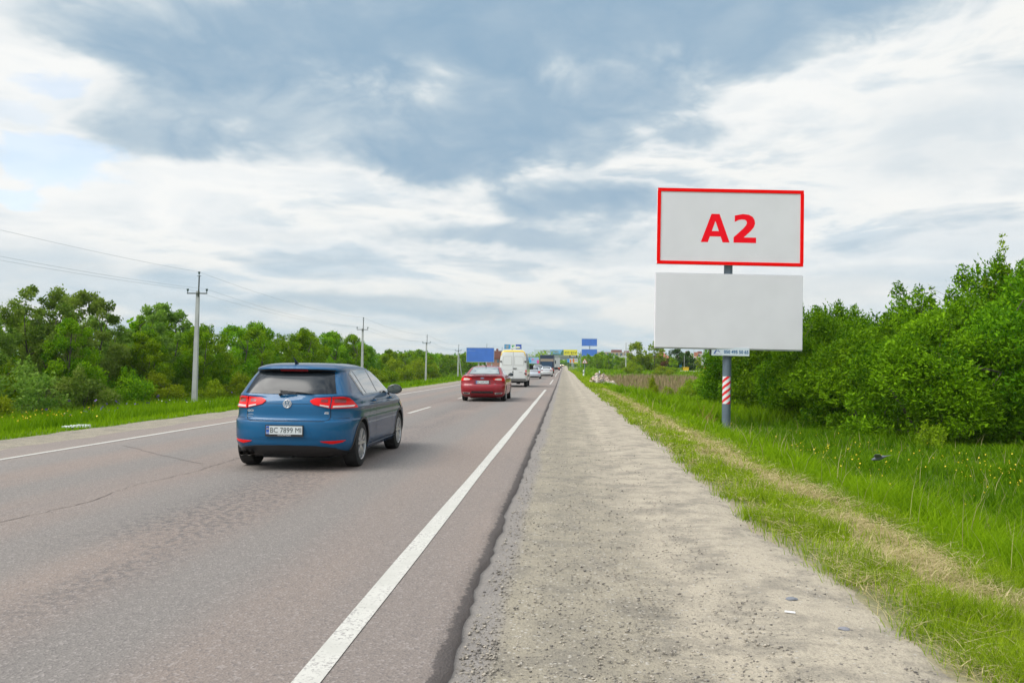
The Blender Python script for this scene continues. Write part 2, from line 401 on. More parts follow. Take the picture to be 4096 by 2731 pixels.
def wob(y, s, a=.03):
    return a * (math.sin(y * 2.1 + s) + .7 * math.sin(y * 5.3 + s * 2.1) + .5 * math.sin(y * 11.7 + s * 3.7) + .3 * math.sin(y * 23.9 + s))
ysr = sorted(set([-30, -10, -4, 1.5] + [round(2.2 + v, 3) for v in geo_steps(0, 620, 520, 2.3)]))
_J = [random.random() for _ in range(4000)]
def jit(y):
    k = abs(y) * 9; i = int(k); f = k - i
    return _J[i % 4000] * (1 - f) + _J[(i + 1) % 4000] * f
# gravel shoulders (sheets under the asphalt edge)
def shoulder_r(u, y):
    x = -1.2 + u * (1.95 + 1.2 + wob(y, 1.3, .035) + .07 * math.sin(y * .45) + .05 * math.sin(y * 1.3 + 1) + .05 * (jit(y) - .5))
    rut = -.02 * math.exp(-((x - .75) / .3) ** 2) + .012 * math.exp(-((x - 1.45) / .25) ** 2)
    z = road_z(y) - .045 + rut + .006 * math.sin(x * 9 + y * 5)
    if u > .93: z = road_z(y) - .052 - .02 * (u - .93) / .07
    return (x, y, z)
tag(sheet('gravel_shoulder', shoulder_r, [0, .15, .22, .3, .38, .46, .54, .62, .7, .78, .86, .92, .96, 1.], ysr, M_GRAVEL), kind='structure')
def shoulder_l(u, y):
    x = -10.45 + .9 * 0 + u * (1.75) - (1 - u) * wob(y, 4.1, .06)
    return (x, y, road_z(y) - .042 + (.0 if u > 0 else .0))
tag(sheet('gravel_shoulder', shoulder_l, [0, .2, .4, .6, .8, 1.], ysr, M_GRAVEL), kind='structure')
# asphalt slab with a broken right-hand edge
def road_pt(u, y):
    xl, xr = -9.0 + wob(y, 2.2, .05), -.555 + wob(y, 0, .010) + .035 * (jit(y * 1.7) - .5) + .008 * math.sin(y * .7)
    z = road_z(y)
    if u == -1: return (xl - .02, y, z - .08)
    if u == 2: return (xr + .03, y, z - .09)
    x = xl + (xr - xl) * u
    return (x, y, z + .035 * (1 - ((x + 4.88) / 4.4) ** 2) * 0 + (0 if u < 1 else -.008))
tag(sheet('road', road_pt, [-1, 0, .25, .5, .75, .985, 1., 2], ysr, M_ASPHALT), kind='structure')
def strip(name, xc, w, y0, y1, m, dz=.005):
    n = max(2, int((y1 - y0) / 2))
    yy = [y0 + (y1 - y0) * i / n for i in range(n + 1)]
    def f(u, y):
        return (xc + (u - .5) * w + (.006 * math.sin(y * 7 + u * 3) if y < 40 else 0), y, road_z(y) + dz)
    return tag(sheet(name, f, [0, 1], yy, m), kind='structure')
strip('road_marking', -1.13, .135, -6, 52, M_MARK)
strip('road_marking', -1.13, .12, 69, 90, M_MARK)
strip('road_marking', -1.13, .12, 112, 420, M_MARK)
strip('road_marking', -8.1, .11, -6, 560, M_MARK)
for k in range(24):
    if 11.4 * k + 12.7 > 11: strip('road_marking', -4.62, .11, 12.7 + 11.4 * k, 16.7 + 11.4 * k, M_MARK)
# cracks along the old lane joint and across
def crack(pts, w, name='road_crack'):
    bm = bmesh.new(); pr = None
    fine = []
    for (a, b_) in zip(pts, pts[1:]):
        n = max(2, int(math.dist(a, b_) / .12))
        for i in range(n): t = i / n; fine.append((a[0] + (b_[0] - a[0]) * t, a[1] + (b_[1] - a[1]) * t))
    for x, y in fine:
        x += random.gauss(0, .014); ww = w * random.uniform(.35, 1.3); y += random.gauss(0, .01)
        a = bm.verts.new((x - ww / 2, y - ww / 3, road_z(y) + .004)); b_ = bm.verts.new((x + ww / 2, y + ww / 3, road_z(y) + .004))
        if pr: bm.faces.new((pr[0], pr[1], b_, a))
        pr = (a, b_)
    return tag(bm_obj(name, bm, M_CRACK), kind='structure')
crack([(-4.85, 5), (-5.0, 6.5), (-4.8, 8), (-4.95, 9.2), (-4.82, 10.4), (-4.9, 12.5)], .012)
crack([(-5.1, 11.2), (-6.2, 12.2), (-7.6, 13.6)], .016)
crack([(-4.9, 17), (-4.82, 22), (-4.9, 27), (-5.0, 40)], .02)
crack([(-2.6, 3.2), (-2.9, 3.25), (-3.3, 3.5)], .010)

# ------------------------------------------------------------------ grass
M_GRASS = leaf_mat('grass_blade', (.060, .15, .003), (.27, .42, .008), .42, .55, hue=False)
M_GRASSV = leaf_mat('verge_blade', (.10, .19, .006), (.37, .48, .022), .4, .55, hue=False)
M_HAY = leaf_mat('dry_cuttings', (.30, .24, .11), (.62, .52, .28), .25, .8, hue=False)
M_REED = leaf_mat('dry_stalk', (.17, .13, .07), (.42, .32, .20), .3, .8, hue=False)
def blades(name, P, h, w, lean, m, tint, label, cat='grass', flat=None):
    """P (N,3) roots; h,w,lean (N,) -> tapering bent blades in one mesh"""
    n = len(P); a = rng.uniform(0, 2 * np.pi, n); b = rng.uniform(0, 2 * np.pi, n)
    side = np.stack([np.cos(a), np.sin(a), np.zeros(n)], 1) * (w / 2)[:, None]
    ld = np.stack([np.cos(b), np.sin(b), np.zeros(n)], 1) * (lean * h)[:, None]
    up = np.zeros((n, 3)); up[:, 2] = h
    if flat is not None: up[:, 2] = h * flat
    v = np.empty((n, 5, 3), np.float32)
    v[:, 0] = P - side; v[:, 1] = P + side
    mid = P + up * .55 + ld * .35
    v[:, 2] = mid + side * .75; v[:, 3] = mid - side * .75
    v[:, 4] = P + up + ld
    base = (np.arange(n) * 5)[:, None]
    q = base + np.array([[0, 1, 2, 3]]); t = base + np.array([[3, 2, 4]])
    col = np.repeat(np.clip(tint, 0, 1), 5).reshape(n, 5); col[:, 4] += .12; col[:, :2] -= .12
    me = np_mesh(name, v.reshape(-1, 3), q, np.clip(col, 0, 1).ravel(), t)
    o = link(name, me, m)
    return tag(o, label, cat, kind='stuff')
gz_v = np.vectorize(ground_z)
def clumpy(x, y, s=1.): return .5 + .25 * np.sin(x * 1.7 * s + np.sin(y * 1.1 * s) * 2) + .25 * np.sin(y * 2.3 * s + np.sin(x * .9 * s + 2) * 2)
def sample(n, x0, x1, y0, y1, power=2.0):
    """roots whose density falls with distance down the road"""
    u = rng.uniform(0, 1, n); k = 1 - power
    y = (y0 ** k + u * (y1 ** k - y0 ** k)) ** (1 / k)
    x = rng.uniform(x0, x1, n) if np.isscalar(x0) else x0 + (x1 - x0) * rng.uniform(0, 1, n)
    return x, y
def roots(x, y): return np.stack([x, y, gz_v(x, y) - .01], 1)
def bw(y, k=.0011, m=.004): return np.maximum(m, k * y)

# mown verge: short green and lying straw
x, y = sample(105000, 1.72, 3.6, 3.2, 90, 1.7)
edge_r = 1.93 + .07 * np.sin(y * .45) + .05 * np.sin(y * 1.3 + 1) + .05 * np.sin(y * 5.1) + .05 * np.sin(y * 13.)
cl = clumpy(x, y, 1.6)
keep = (x > edge_r + rng.normal(0, .09, len(x))) & ((cl > .33) | (rng.uniform(0, 1, len(x)) < .3)) & ~((np.abs(x - 2.92 - .16 * np.sin(y * .8) - .12 * np.sin(y * 2.9)) < .30 + .13 * np.sin(y * 1.9) + .10 * np.clip((y - 8) / 6, 0, 1) + .1 * np.sin(y * 4.7)) & (rng.uniform(0, 1, len(x)) < .86))
x, y = x[keep], y[keep]; n = len(x)
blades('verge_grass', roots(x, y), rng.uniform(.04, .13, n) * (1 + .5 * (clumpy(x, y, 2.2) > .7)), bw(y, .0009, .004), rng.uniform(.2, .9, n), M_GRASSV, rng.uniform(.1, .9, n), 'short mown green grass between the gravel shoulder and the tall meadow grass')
x, y = sample(120000, 1.9, 3.9, 3.2, 75, 1.6)
prob = np.exp(-((x - 2.95 - .16 * np.sin(y * .8) - .12 * np.sin(y * 2.9)) / (.40 + .08 * np.clip((y - 8) / 6, 0, 1))) ** 2) * .98 * np.clip(.45 + 1.1 * clumpy(x * 2.1, y * 1.3), 0, 1) + .10 * (x < 2.6) + .3 * np.exp(-((x - 1.98) / .14) ** 2)
prob *= (.35 + .9 * clumpy(x, y, 1.2)); prob *= np.where(y < 6.5, .75, 1)
keep = rng.uniform(0, 1, len(x)) < prob; x, y = x[keep], y[keep]; n = len(x)
Ph = roots(x, y); Ph[:, 2] += .01 + rng.uniform(0, .08, n)
blades('hay', Ph, rng.uniform(.07, .26, n), bw(y, .0009, .0035), rng.uniform(.7, 1.2, n), M_HAY, rng.uniform(0, 1, n), 'yellow dry grass cuttings lying along the mown verge', 'hay', flat=rng.uniform(.0, .25, n))
# tall meadow grass on the bank and field to the right
x, y = sample(150000, 3.25, 17., 4.2, 62, 1.75)
x = 3.2 + (x - 3.25) * np.minimum(1, .25 + y / 22)
kk = ~((np.abs(x - 6.70) < .5) & (y > 31.5) & (y < 34.1)); x, y = x[kk], y[kk]
n = len(x); cl = clumpy(x, y, .7); cl2 = clumpy(x + 9, y, 2.3)
hh = rng.uniform(.18, .40, n) * (.6 + .6 * cl) * np.clip((x - 3.1) / .7, .35, 1)
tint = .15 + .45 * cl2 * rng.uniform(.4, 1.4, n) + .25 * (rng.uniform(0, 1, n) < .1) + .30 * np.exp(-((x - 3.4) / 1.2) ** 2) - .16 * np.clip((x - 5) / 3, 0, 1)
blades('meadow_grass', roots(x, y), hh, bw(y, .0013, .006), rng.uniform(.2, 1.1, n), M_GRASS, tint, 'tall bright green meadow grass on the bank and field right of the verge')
# seed-head straw stems in it
x, y = sample(1300, 3.3, 16., 4.5, 50, 1.6); n = len(x)
blades('meadow_grass', roots(x, y), rng.uniform(.35, .62, n), bw(y, .0006, .003), rng.uniform(.15, .7, n), M_HAY, rng.uniform(0, .7, n), 'thin straw coloured stems standing in the tall meadow grass')
# far right field
x, y = sample(42000, 3.4, 60., 50, 330, 1.6); x = 3.3 + (x - 3.4) * np.clip(y / 140, .35, 1.6); n = len(x)
kk = (x > 2.2 + 0 * y); x, y = x[kk], y[kk]; n = len(x)
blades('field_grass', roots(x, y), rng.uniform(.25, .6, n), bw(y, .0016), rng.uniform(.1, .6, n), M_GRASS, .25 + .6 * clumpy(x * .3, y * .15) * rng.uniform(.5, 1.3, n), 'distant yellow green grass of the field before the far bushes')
# weeds in front of the reeds, and dry brown reed bands
x, y = sample(14000, 5.2, 20., 60, 120, 1.5); kk = (clumpy(x * .35, y * .12) > .18) & (clumpy(x * 1.7, y * .5) > .25); x, y = x[kk], y[kk]; n = len(x)
blades('dry_reeds', roots(x, y), rng.uniform(.7, 1.25, n) * .9, bw(y, .0009), rng.uniform(.02, .22, n), M_REED, rng.uniform(0, 1, n), 'brown dry stalks standing across the field behind the billboard pole', 'dry reeds')
x, y = sample(16000, 4.2, 15., 36, 60, 1.5); kk = clumpy(x * .8 + 3, y * .5) > .35; x, y = x[kk], y[kk]; n = len(x)
blades('tall_weeds', roots(x, y), rng.uniform(.4, .9, n), bw(y, .0018), rng.uniform(.2, .8, n), M_GRASS, .35 + .5 * rng.uniform(0, 1, n), 'leafy tall green weeds in front of the brown reeds', 'weeds')
# short verge further on (right) and left verge
x, y = sample(26000, 1.9, 4.2, 60, 330, 1.4); n = len(x)
blades('verge_grass', roots(x, y), rng.uniform(.08, .3, n), bw(y, .0016), rng.uniform(.2, .8, n), M_GRASSV, rng.uniform(.2, 1, n), 'distant verge grass running beside the gravel shoulder')
x, y = sample(70000, 0., 1., 10., 240, 1.5); x = -10.45 - .12 * np.sin(y * 2.3) - x * np.where(y < 60, 14, 17); n = len(x)
d = -10.45 - x
hh = np.where(d < 1.3, rng.uniform(.06, .16, n), rng.uniform(.2, .62, n) * np.clip(d / 3, .5, 1.2))
tint = np.where(d < 1.3, .75, .18 + .6 * clumpy(x, y * .6)) * rng.uniform(.6, 1.2, n)
blades('roadside_grass', roots(x, y), hh, bw(y, .0014, .008), rng.uniform(.1, .7, n), M_GRASS, tint, 'green grass and weeds on the far side of the road below the utility poles')

def flower_heads(name, x, y, hgt, size, color, label):
    n = len(x); P = roots(x, y); P[:, 2] += hgt
    v = np.empty((n * 2, 4, 3), np.float32)
    for j in range(2):
        a = rng.uniform(0, 2 * np.pi, n); s = size * rng.uniform(.6, 1.3, n)
        ux = np.stack([np.cos(a), np.sin(a), rng.uniform(-.5, .5, n)], 1) * s[:, None]
        uz = np.stack([-np.sin(a) * .5, np.cos(a) * .5, np.ones(n) * .7], 1) * s[:, None]
        q = v[j::2]; q[:, 0] = P - ux; q[:, 1] = P - uz; q[:, 2] = P + ux; q[:, 3] = P + uz; v[j::2] = q
    f = np.arange(n * 8).reshape(-1, 4)
    o = link(name, np_mesh(name, v.reshape(-1, 3), f), mat(name + '_petal', color, .6)); return tag(o, label, 'flowers', kind='stuff')
def scat(n, cx, cy, sx, sy): return rng.normal(cx, sx, n), rng.normal(cy, sy, n)
x1, y1 = scat(130, 7.4, 19, 1.3, 3.5); x2, y2 = scat(70, 9.3, 16.5, .8, .9); x3, y3 = sample(22, 4.5, 12, 8, 26)
x, y = np.concatenate([x1, x2, x3]), np.concatenate([y1, y2, y3]); kk = (x > 4.2) & (y > 6); x, y = x[kk], y[kk]
flower_heads('yellow_flowers', x, y, rng.uniform(.42, .6, len(x)), .007 + .0005 * y, (.75, .55, .01), 'tiny yellow buttercups dotted through the tall grass before the willow hedge')
x1, y1 = scat(60, -14.5, 24, 1.0, 1.8); x2, y2 = scat(26, -19.5, 42.5, .7, 1.5)
x, y = np.concatenate([x1, x2]), np.concatenate([y1, y2])
flower_heads('purple_flowers', x, y, rng.uniform(.4, .65, len(x)), .035, (.13, .07, .30), 'purple wildflowers in the grass on the far side of the road')
x, y = scat(90, -12.5, 17.0, .8, 2.)
flower_heads('yellow_flowers', x, y, rng.uniform(.25, .5, len(x)), .022, (.7, .5, .01), 'small yellow flowers in the grass beyond the left shoulder')
x, y = scat(60, -18.2, 42.5, 1.3, 1.5)
flower_heads('white_flowers', x, y, rng.uniform(.5, .7, len(x)), .03, (.75, .75, .7), 'white umbels beside the foot of the nearest utility pole')

# loose stones on the gravel
def stones(name, n, x0, x1, y0, y1, s0, s1, colors, label, sink=.3):
    x, y = sample(n, x0, x1, y0, y1, 2.0)
    base = np.array([(1, 0, 0), (-1, 0, 0), (0, 1, 0), (0, -1, 0), (0, 0, 1), (0, 0, -1)], np.float32)
    tri = np.array([(0, 2, 4), (2, 1, 4), (1, 3, 4), (3, 0, 4), (2, 0, 5), (1, 2, 5), (3, 1, 5), (0, 3, 5)])
    s = s0 * (s1 / s0) ** (rng.uniform(0, 1, n) ** 2.2)
    v = base[None] * (s[:, None, None] * rng.uniform(.5, 1.1, (n, 6, 1)))
    a = rng.uniform(0, 6.28, n); c, sn = np.cos(a)[:, None], np.sin(a)[:, None]
    vx = v[:, :, 0] * c - v[:, :, 1] * sn; vy = v[:, :, 0] * sn + v[:, :, 1] * c
    z = np.vectorize(road_z)(y) - .043
    v = np.stack([vx + x[:, None] + v[:, :, 2] * .3, vy + y[:, None], v[:, :, 2] * .6 + z[:, None] + (s * .15)[:, None]], -1)
    f = (np.arange(n) * 6)[:, None, None] + tri[None]
    me = np_mesh(name, v.reshape(-1, 3), f.reshape(-1, 3), np.repeat(rng.uniform(0, 1, n), 6))
    m = leaf_mat(name + '_stone', colors[0], colors[1], 0., .9, hue=False)
    return tag(link(name, me, m), label, 'gravel', kind='stuff')
stones('loose_gravel', 13000, -.5, 1.75, 3.2, 40, .003, .015, ((.12, .11, .10), (.45, .40, .33)), 'small loose stones on the right gravel shoulder')
stones('loose_gravel', 1500, -.5, -.32, 3.2, 30, .004, .018, ((.07, .06, .06), (.2, .18, .17)), 'dark asphalt crumbs along the broken road edge')

# ------------------------------------------------------------------ trees and shrubs
M_BARK = mat('bark', (.085, .07, .055), .9, var=.4, vscale=8, bump=.4)
M_LEAF = {
 'willow': leaf_mat('willow_leaf', (.018, .085, .002), (.24, .43, .008), .30),
 'tree': leaf_mat('tree_leaf', (.05, .16, .005), (.36, .52, .016), .42),
 'pale': leaf_mat('silvery_leaf', (.08, .17, .02), (.31, .42, .08), .38),
 'bright': leaf_mat('bright_leaf', (.13, .22, .006), (.36, .44, .02), .42),
 'dark': leaf_mat('dark_leaf', (.03, .08, .015), (.08, .16, .03), .3),
 'rust': leaf_mat('rusty_leaf', (.10, .05, .025), (.22, .11, .05), .2),
}
def crown_mesh(name, clumps, n, size, seed, asp=.45, shell=.45, droop=0.):
    r = np.random.default_rng(seed)
    C = np.array([c[:3] for c in clumps]); Rr = np.array([c[3] for c in clumps])
    p = Rr ** 2 / np.sum(Rr ** 2)
    k = r.choice(len(clumps), n, p=p)
    d = r.normal(0, 1, (n, 3)); d /= np.linalg.norm(d, axis=1)[:, None]
    rad = Rr[k] * (shell + (1.08 - shell) * r.uniform(0, 1, n) ** .6)
    lump = 1 + .22 * np.sin(d[:, 0] * 6 + k) * np.cos(d[:, 2] * 5 + k * 1.7)
    pos = C[k] + d * (rad * lump)[:, None] * np.array([1, 1, .92])
    stray = r.uniform(0, 1, n) < .07
    pos[stray] += d[stray] * (Rr[k[stray]] * r.uniform(.05, .35, stray.sum()))[:, None] + np.array([0, 0, .06])
    pos[:, 2] = np.maximum(pos[:, 2], .05)
    ax = d * .6 + r.normal(0, .6, (n, 3)); ax[:, 2] += .25 - droop; ax /= np.linalg.norm(ax, axis=1)[:, None]
    t = np.cross(ax, r.normal(0, 1, (n, 3))); t /= np.linalg.norm(t, axis=1)[:, None]
    s = size * r.uniform(.55, 1.35, n)[:, None]
    v = np.empty((n, 4, 3), np.float32)
    v[:, 0] = pos - ax * s * .5; v[:, 1] = pos + t * s * asp * .5 - ax * s * .05; v[:, 2] = pos + ax * s * .5; v[:, 3] = pos - t * s * asp * .5 - ax * s * .05
    ck = r.uniform(0, 1, len(clumps))
    tint = np.clip(.18 + .5 * ck[k] + r.normal(0, .16, n), 0, 1)
    return np_mesh(name, v.reshape(-1, 3), np.arange(n * 4).reshape(-1, 4), np.repeat(tint, 4))
def trunk_bm(h, r0, targets, rnd, nstem=1, spread=.25):
    bm = bmesh.new(); stems = []
    for s in range(nstem):
        a = rnd.uniform(0, 6.28); off = 0 if nstem == 1 else spread
        b0 = Vector((math.cos(a) * off * .4, math.sin(a) * off * .4, -.25)); pts = [b0]
        lean = Vector((math.cos(a) * off, math.sin(a) * off, 0))
        for i in range(1, 6):
            t = i / 5; pts.append(b0 + Vector((lean.x * t * 2 + rnd.gauss(0, .05) * h * .2, lean.y * t * 2 + rnd.gauss(0, .05) * h * .2, (h + .25) * t)))
        tube(bm, pts, [r0 * (1 - .8 * i / 5) for i in range(6)], 7); stems.append(pts)
    for T in targets:
        pts = rnd.choice(stems); T = Vector(T[:3])
        cand = [p for p in pts[1:] if p.z < T.z * .8] or [pts[1]]
        b0 = cand[-1]; m = (b0 + T) / 2 + Vector((rnd.gauss(0, .1), rnd.gauss(0, .1), -.08))
        tube(bm, [b0, m, T], [r0 * .38, r0 * .22, r0 * .07], 5)
    return bm
def plant(name, kind, clumps, n, size, seed, h, r0, nstem=1, spread=.25, asp=.45, shell=.45, limbs=10, parts=('crown', 'trunk'), droop=0.):
    rnd = random.Random(seed)
    o = empty(name)
    link(parts[0], crown_mesh(parts[0], clumps, n, size, seed, asp, shell, droop), M_LEAF[kind], o)
    tg = rnd.sample(clumps, min(limbs, len(clumps)))
    bm_obj(parts[1], trunk_bm(h, r0, tg, rnd, nstem, spread), M_BARK, o, smooth=0)
    return o
def dome_clumps(rnd, rx, ry, h, n, rmin, rmax, z0=.1, fill=.72, topspikes=0):
    cl = []
    for _ in range(n):
        a = rnd.uniform(0, 6.283); e = math.asin(rnd.uniform(-.15, 1)); rr = rnd.uniform(fill, 1)
        r = rnd.uniform(rmin, rmax)
        x, y, z = rx * math.cos(a) * math.cos(e) * rr, ry * math.sin(a) * math.cos(e) * rr, z0 + (h - z0) * .42 + (h - z0) * .58 * math.sin(e) * rr - r * .35
        cl.append((x, y, max(r * .5, z), r))
    for _ in range(int(n * .5)):     # skirt that reaches down to the ground
        a = rnd.uniform(0, 6.283); r = rnd.uniform(rmin, rmax); k = rnd.uniform(.55, .97)
        cl.append((rx * k * math.cos(a), ry * k * math.sin(a), rnd.uniform(r * .4, h * .42), r))
    for _ in range(topspikes):
        a = rnd.uniform(0, 6.283); k = rnd.uniform(0, .6); hh = h * rnd.uniform(.93, 1.08)
        for j in range(3): cl.append((rx * k * math.cos(a), ry * k * math.sin(a), hh - .25 + j * .2, .28 - j * .06))
    return cl
def tree_clumps(rnd, h, w, n, rmin, rmax, z0=.25, top=1.):
    cl = []
    for _ in range(n):
        t = rnd.random() ** .8; z = h * (z0 + (1 - z0) * t)
        env = w * (math.sin(math.pi * min(1, (t * .85 + .12))) ** .7)
        a = rnd.uniform(0, 6.283); k = math.sqrt(rnd.random()) * 1.0
        cl.append((env * k * math.cos(a), env * k * math.sin(a), z - rmin * .8, rnd.uniform(rmin, rmax) * (1 - .4 * t)))
    return cl
rt = random.Random(11)
# prototypes -----------------------------------------------------------
WIL = [plant('willow_shrub', 'willow', dome_clumps(rt, 2.9, 2.5, 5.2, 66, .42, .80, topspikes=4), 46000, .165, 20 + i, 3.0, .07, 7, .9, .36, .5, 14, ('foliage', 'stems')) for i in range(3)]
for w_ in WIL: w_['_used'] = 0
BROAD = [plant('leafy_tree', 'tree', tree_clumps(rt, 6.6, 2.4, 56, .42, .85, .12), 19000, .17, 40 + i, 5.2, .11, 2, .5, .5, .35, 14) for i in range(4)]
LOOSE = [plant('leafy_tree', 'pale', tree_clumps(rt, 7.0, 2.6, 74, .30, .62, .15), 19000, .17, 60 + i, 5.2, .09, 3, .6, .5, .2, 16) for i in range(2)]
BUSH = [plant('bush', k, dome_clumps(rt, 1.35, 1.25, 2.1, 22, .3, .5, topspikes=2), 5200, .15, 80 + i, 1.2, .035, 4, .5, .45, .4, 6, ('foliage', 'stems')) for i, k in enumerate(('bright', 'pale', 'tree'))]
FAR = [plant('distant_tree', 'tree', tree_clumps(rt, 7.0, 2.6, 26, .7, 1.2, .12), 2600, .42, 95 + i, 5.4, .13, 1, .3, .6, .4, 6) for i in range(3)]
USED = set()
def put_tree(proto, x, y, s=1., sz=1., rz=None, label='', cat='tree', group='', kind=None, name=None, dz=0.):
    if proto.name in USED: o = copy_tree(proto)
    else: o = proto; USED.add(proto.name)
    o.location = (x, y, ground_z(x, y) - .05 + dz); o.rotation_euler = (0, 0, rt.uniform(0, 6.28) if rz is None else rz)
    o.scale = (s, s, s * sz)
    tag(o, label, cat, group)
    if kind:
        for c in o.children:
            if c.name.split('.')[0] in ('foliage', 'crown'):
                me = c.data.copy(); me.materials.clear(); me.materials.append(M_LEAF[kind]); c.data = me
    return o
for w_ in WIL: del w_['_used']
# the willow hedge on the right, each shrub its own
G_W = 'willow shrubs of the hedge on the right'
wil = [
 (11.2, 43.5, 1.0, 1.06, 'low willow shrub at the far end of the hedge, next to the billboard pole'),
 (12.0, 38.5, 1.0, .97, 'dense willow shrub of the hedge, second from the billboard pole, front row'),
 (12.7, 34.0, 1.0, .86, 'willow shrub in the middle of the hedge front, right of the lower blank billboard'),
 (13.1, 29.4, .98, .84, 'front willow shrub whose low branches hang over the yellow buttercups'),
 (16.9, 29.8, 1.08, 1.02, 'dark based willow shrub in the front row nearest the right edge of the photo'),
 (20.8, 31.0, 1.15, 1.03, 'willow shrub cut by the right edge of the photo, front row of the hedge'),
 (15.6, 36.5, 1.15, .96, 'tall willow shrub behind the hedge front, below the sprig of two shoots'),
 (18.9, 36.3, 1.25, 1.08, 'highest willow shrub of the back row, below the small birch'),
 (23.2, 36.5, 1.4, 1.2, 'back row willow shrub right of the small birch at the photo edge'),
 (10.8, 49.5, .92, 1.0, 'lowest willow shrub at the back, seen beside the grey billboard pole'),
 (14.2, 42.5, 1.1, .98, 'willow shrub of the back row behind the blank billboard corner'),
]
for i, (x, y, s, sz, lb) in enumerate(wil): put_tree(WIL[i % 3], x, y, s, sz, None, lb, 'shrub', G_W)
# small birch rising over the hedge
bc = []
for (dx, dy, z0, z1, r) in ((0, 0, 3.2, 8.5, .55), (.9, .1, 3.2, 7.1, .6), (-.75, -.1, 3.0, 6.6, .55), (1.5, .3, 3., 6.2, .6), (-2.7, .5, 3., 6.3, .5), (-3.5, .2, 3., 5.9, .45)):
    nn = int((z1 - z0) / .3)
    for j in range(nn + 1):
        t = j / nn; rr = r * (1 - .78 * t) 
        bc.append((dx + rt.gauss(0, .15 * (1 - t)), dy + rt.gauss(0, .1), z0 + (z1 - z0) * t, rr * 1.15))
br = plant('birch_tree', 'tree', bc, 11000, .13, 131, 7.2, .06, 3, .5, .6, .2, 22)
put_tree(br, 18.9, 36.2, 1., 1., 0., 'slim young birch with loose twigs rising highest over the hedge at right', 'tree', None)
sp = plant('willow_shrub', 'bright', dome_clumps(rt, .5, .5, .9, 10, .2, .3, topspikes=1), 1600, .10, 140, .6, .015, 3, .2, .4, .3, 4, ('foliage', 'stems'))
put_tree(sp, 11.6, 26.4, .8, 1.0, None, 'small pale sapling bush at the foot of the willow hedge', 'shrub', None)

# left tree belt, laid out from the crown heights in the photograph
G_L = 'trees of the belt beyond the left verge'
belt = [  # y, x, proto, scale, zscale, label
 (27.0, -24.5, 'B1', 1.05, 1.3, 'dark bush group at the left edge of the photo under the loose tree'),
 (37.5, -28.5, 'L0', .86, 1., 'half bare tree cut by the left edge of the photo'),
 (41.8, -28.0, 'L1', .98, 1.0, 'tallest silvery tree of the left belt, left of the nearest utility pole'),
 (40.5, -25.6, 'T0', .72, 1.05, 'small dark tree in front of the tallest silvery tree'),
 (46.2, -28.5, 'L0', .98, 1.02, 'loose crowned tree right of the tallest silvery one'),
 (49.0, -26.3, 'T1', .70, 1., 'low yellow green tree left of the nearest utility pole'),
 (51.0, -30.0, 'L1', .85, 1., 'thin crowned tree showing sky, behind the low yellow green tree'),
 (55.2, -28.2, 'L0', .98, 1.02, 'upright tree just left of the nearest utility pole'),
 (54.0, -25.0, 'T2', .72, 1.1, 'rounded bright tree right behind the nearest utility pole'),
 (59.0, -26.6, 'T3', .88, 1., 'bushy tree right of the nearest utility pole'),
 (63.5, -26.3, 'T0', .90, .98, 'bushy tree above the left end of the blue car roof'),
 (44.0, -30.5, 'T2', .82, 1., 'leafy tree filling the gap behind the tallest silvery tree'),
 (47.8, -31.0, 'T3', .80, 1., 'leafy tree in the gap right of the tallest silvery tree'),
 (51.8, -27.6, 'T0', .74, 1., 'leafy tree left of the nearest utility pole, behind the low yellow green tree'),
 (56.8, -29.5, 'T2', .86, 1., 'leafy tree in the second row right behind the nearest utility pole'),
 (36.0, -29.5, 'T1', .66, 1., 'low leafy tree at the left edge of the photo'),
 (61.0, -31.5, 'T1', 1.1, .95, 'dark pointed tree in the back row right of the nearest utility pole'),
]
PR = {'B0': BUSH[0], 'B1': BUSH[1], 'B2': BUSH[2], 'L0': LOOSE[0], 'L1': LOOSE[1], 'T0': BROAD[0], 'T1': BROAD[1], 'T2': BROAD[2], 'T3': BROAD[3]}
for y, x, p, s, sz, lb in belt: put_tree(PR[p], x, y, s, sz, None, lb, 'tree' if p[0] != 'B' else 'bush', G_L)
ORD = 'first second third fourth fifth sixth seventh eighth ninth tenth eleventh'.split()
def belt_run(y0, y1, step, x, h0, h1, lb, protos, base=6.6, jit=1.2, kind=None, ordn=False):
    y = y0; k = 0; lb0 = lb
    while y < y1:
        hh = rt.uniform(h0, h1) * 1.07; p = rt.choice(protos)
        if ordn: lb = ORD[k] + ' tree from the left in ' + lb0; k += 1
        s = hh / base
        put_tree(p, x + rt.uniform(-jit, jit), y, max(.62, s), s / max(.62, s), None, lb, 'tree', G_L, kind)
        y += step * rt.uniform(.8, 1.2)
belt_run(67, 82, 3.9, -26.6, 5.3, 6.0, 'the even row right above the blue car roof', BROAD, ordn=True)
belt_run(84, 109, 4.4, -26.4, 5.0, 6.2, 'the run of trees around the second utility pole', BROAD, ordn=True)
belt_run(112, 160, 6.5, -26.2, 4.2, 5.2, 'the lower run of trees around the third utility pole', BROAD, ordn=True)
belt_run(165, 250, 9., -27.5, 4.6, 5.6, 'distant tree of the belt behind the blue billboard and its poles', FAR, 7.)
belt_run(60, 110, 7., -33.5, 5.2, 6.2, 'tree in the second row behind the left belt', FAR, 7.)
belt_run(120, 260, 14., -38, 5.5, 7., 'tree far behind the left belt near the third utility pole', FAR, 7.)
belt_run(28, 60, 6., -35, 4.8, 5.6, 'tree in the shade behind the first part of the left belt', FAR, 7.)
G_B = 'bushes in front of the left tree belt'
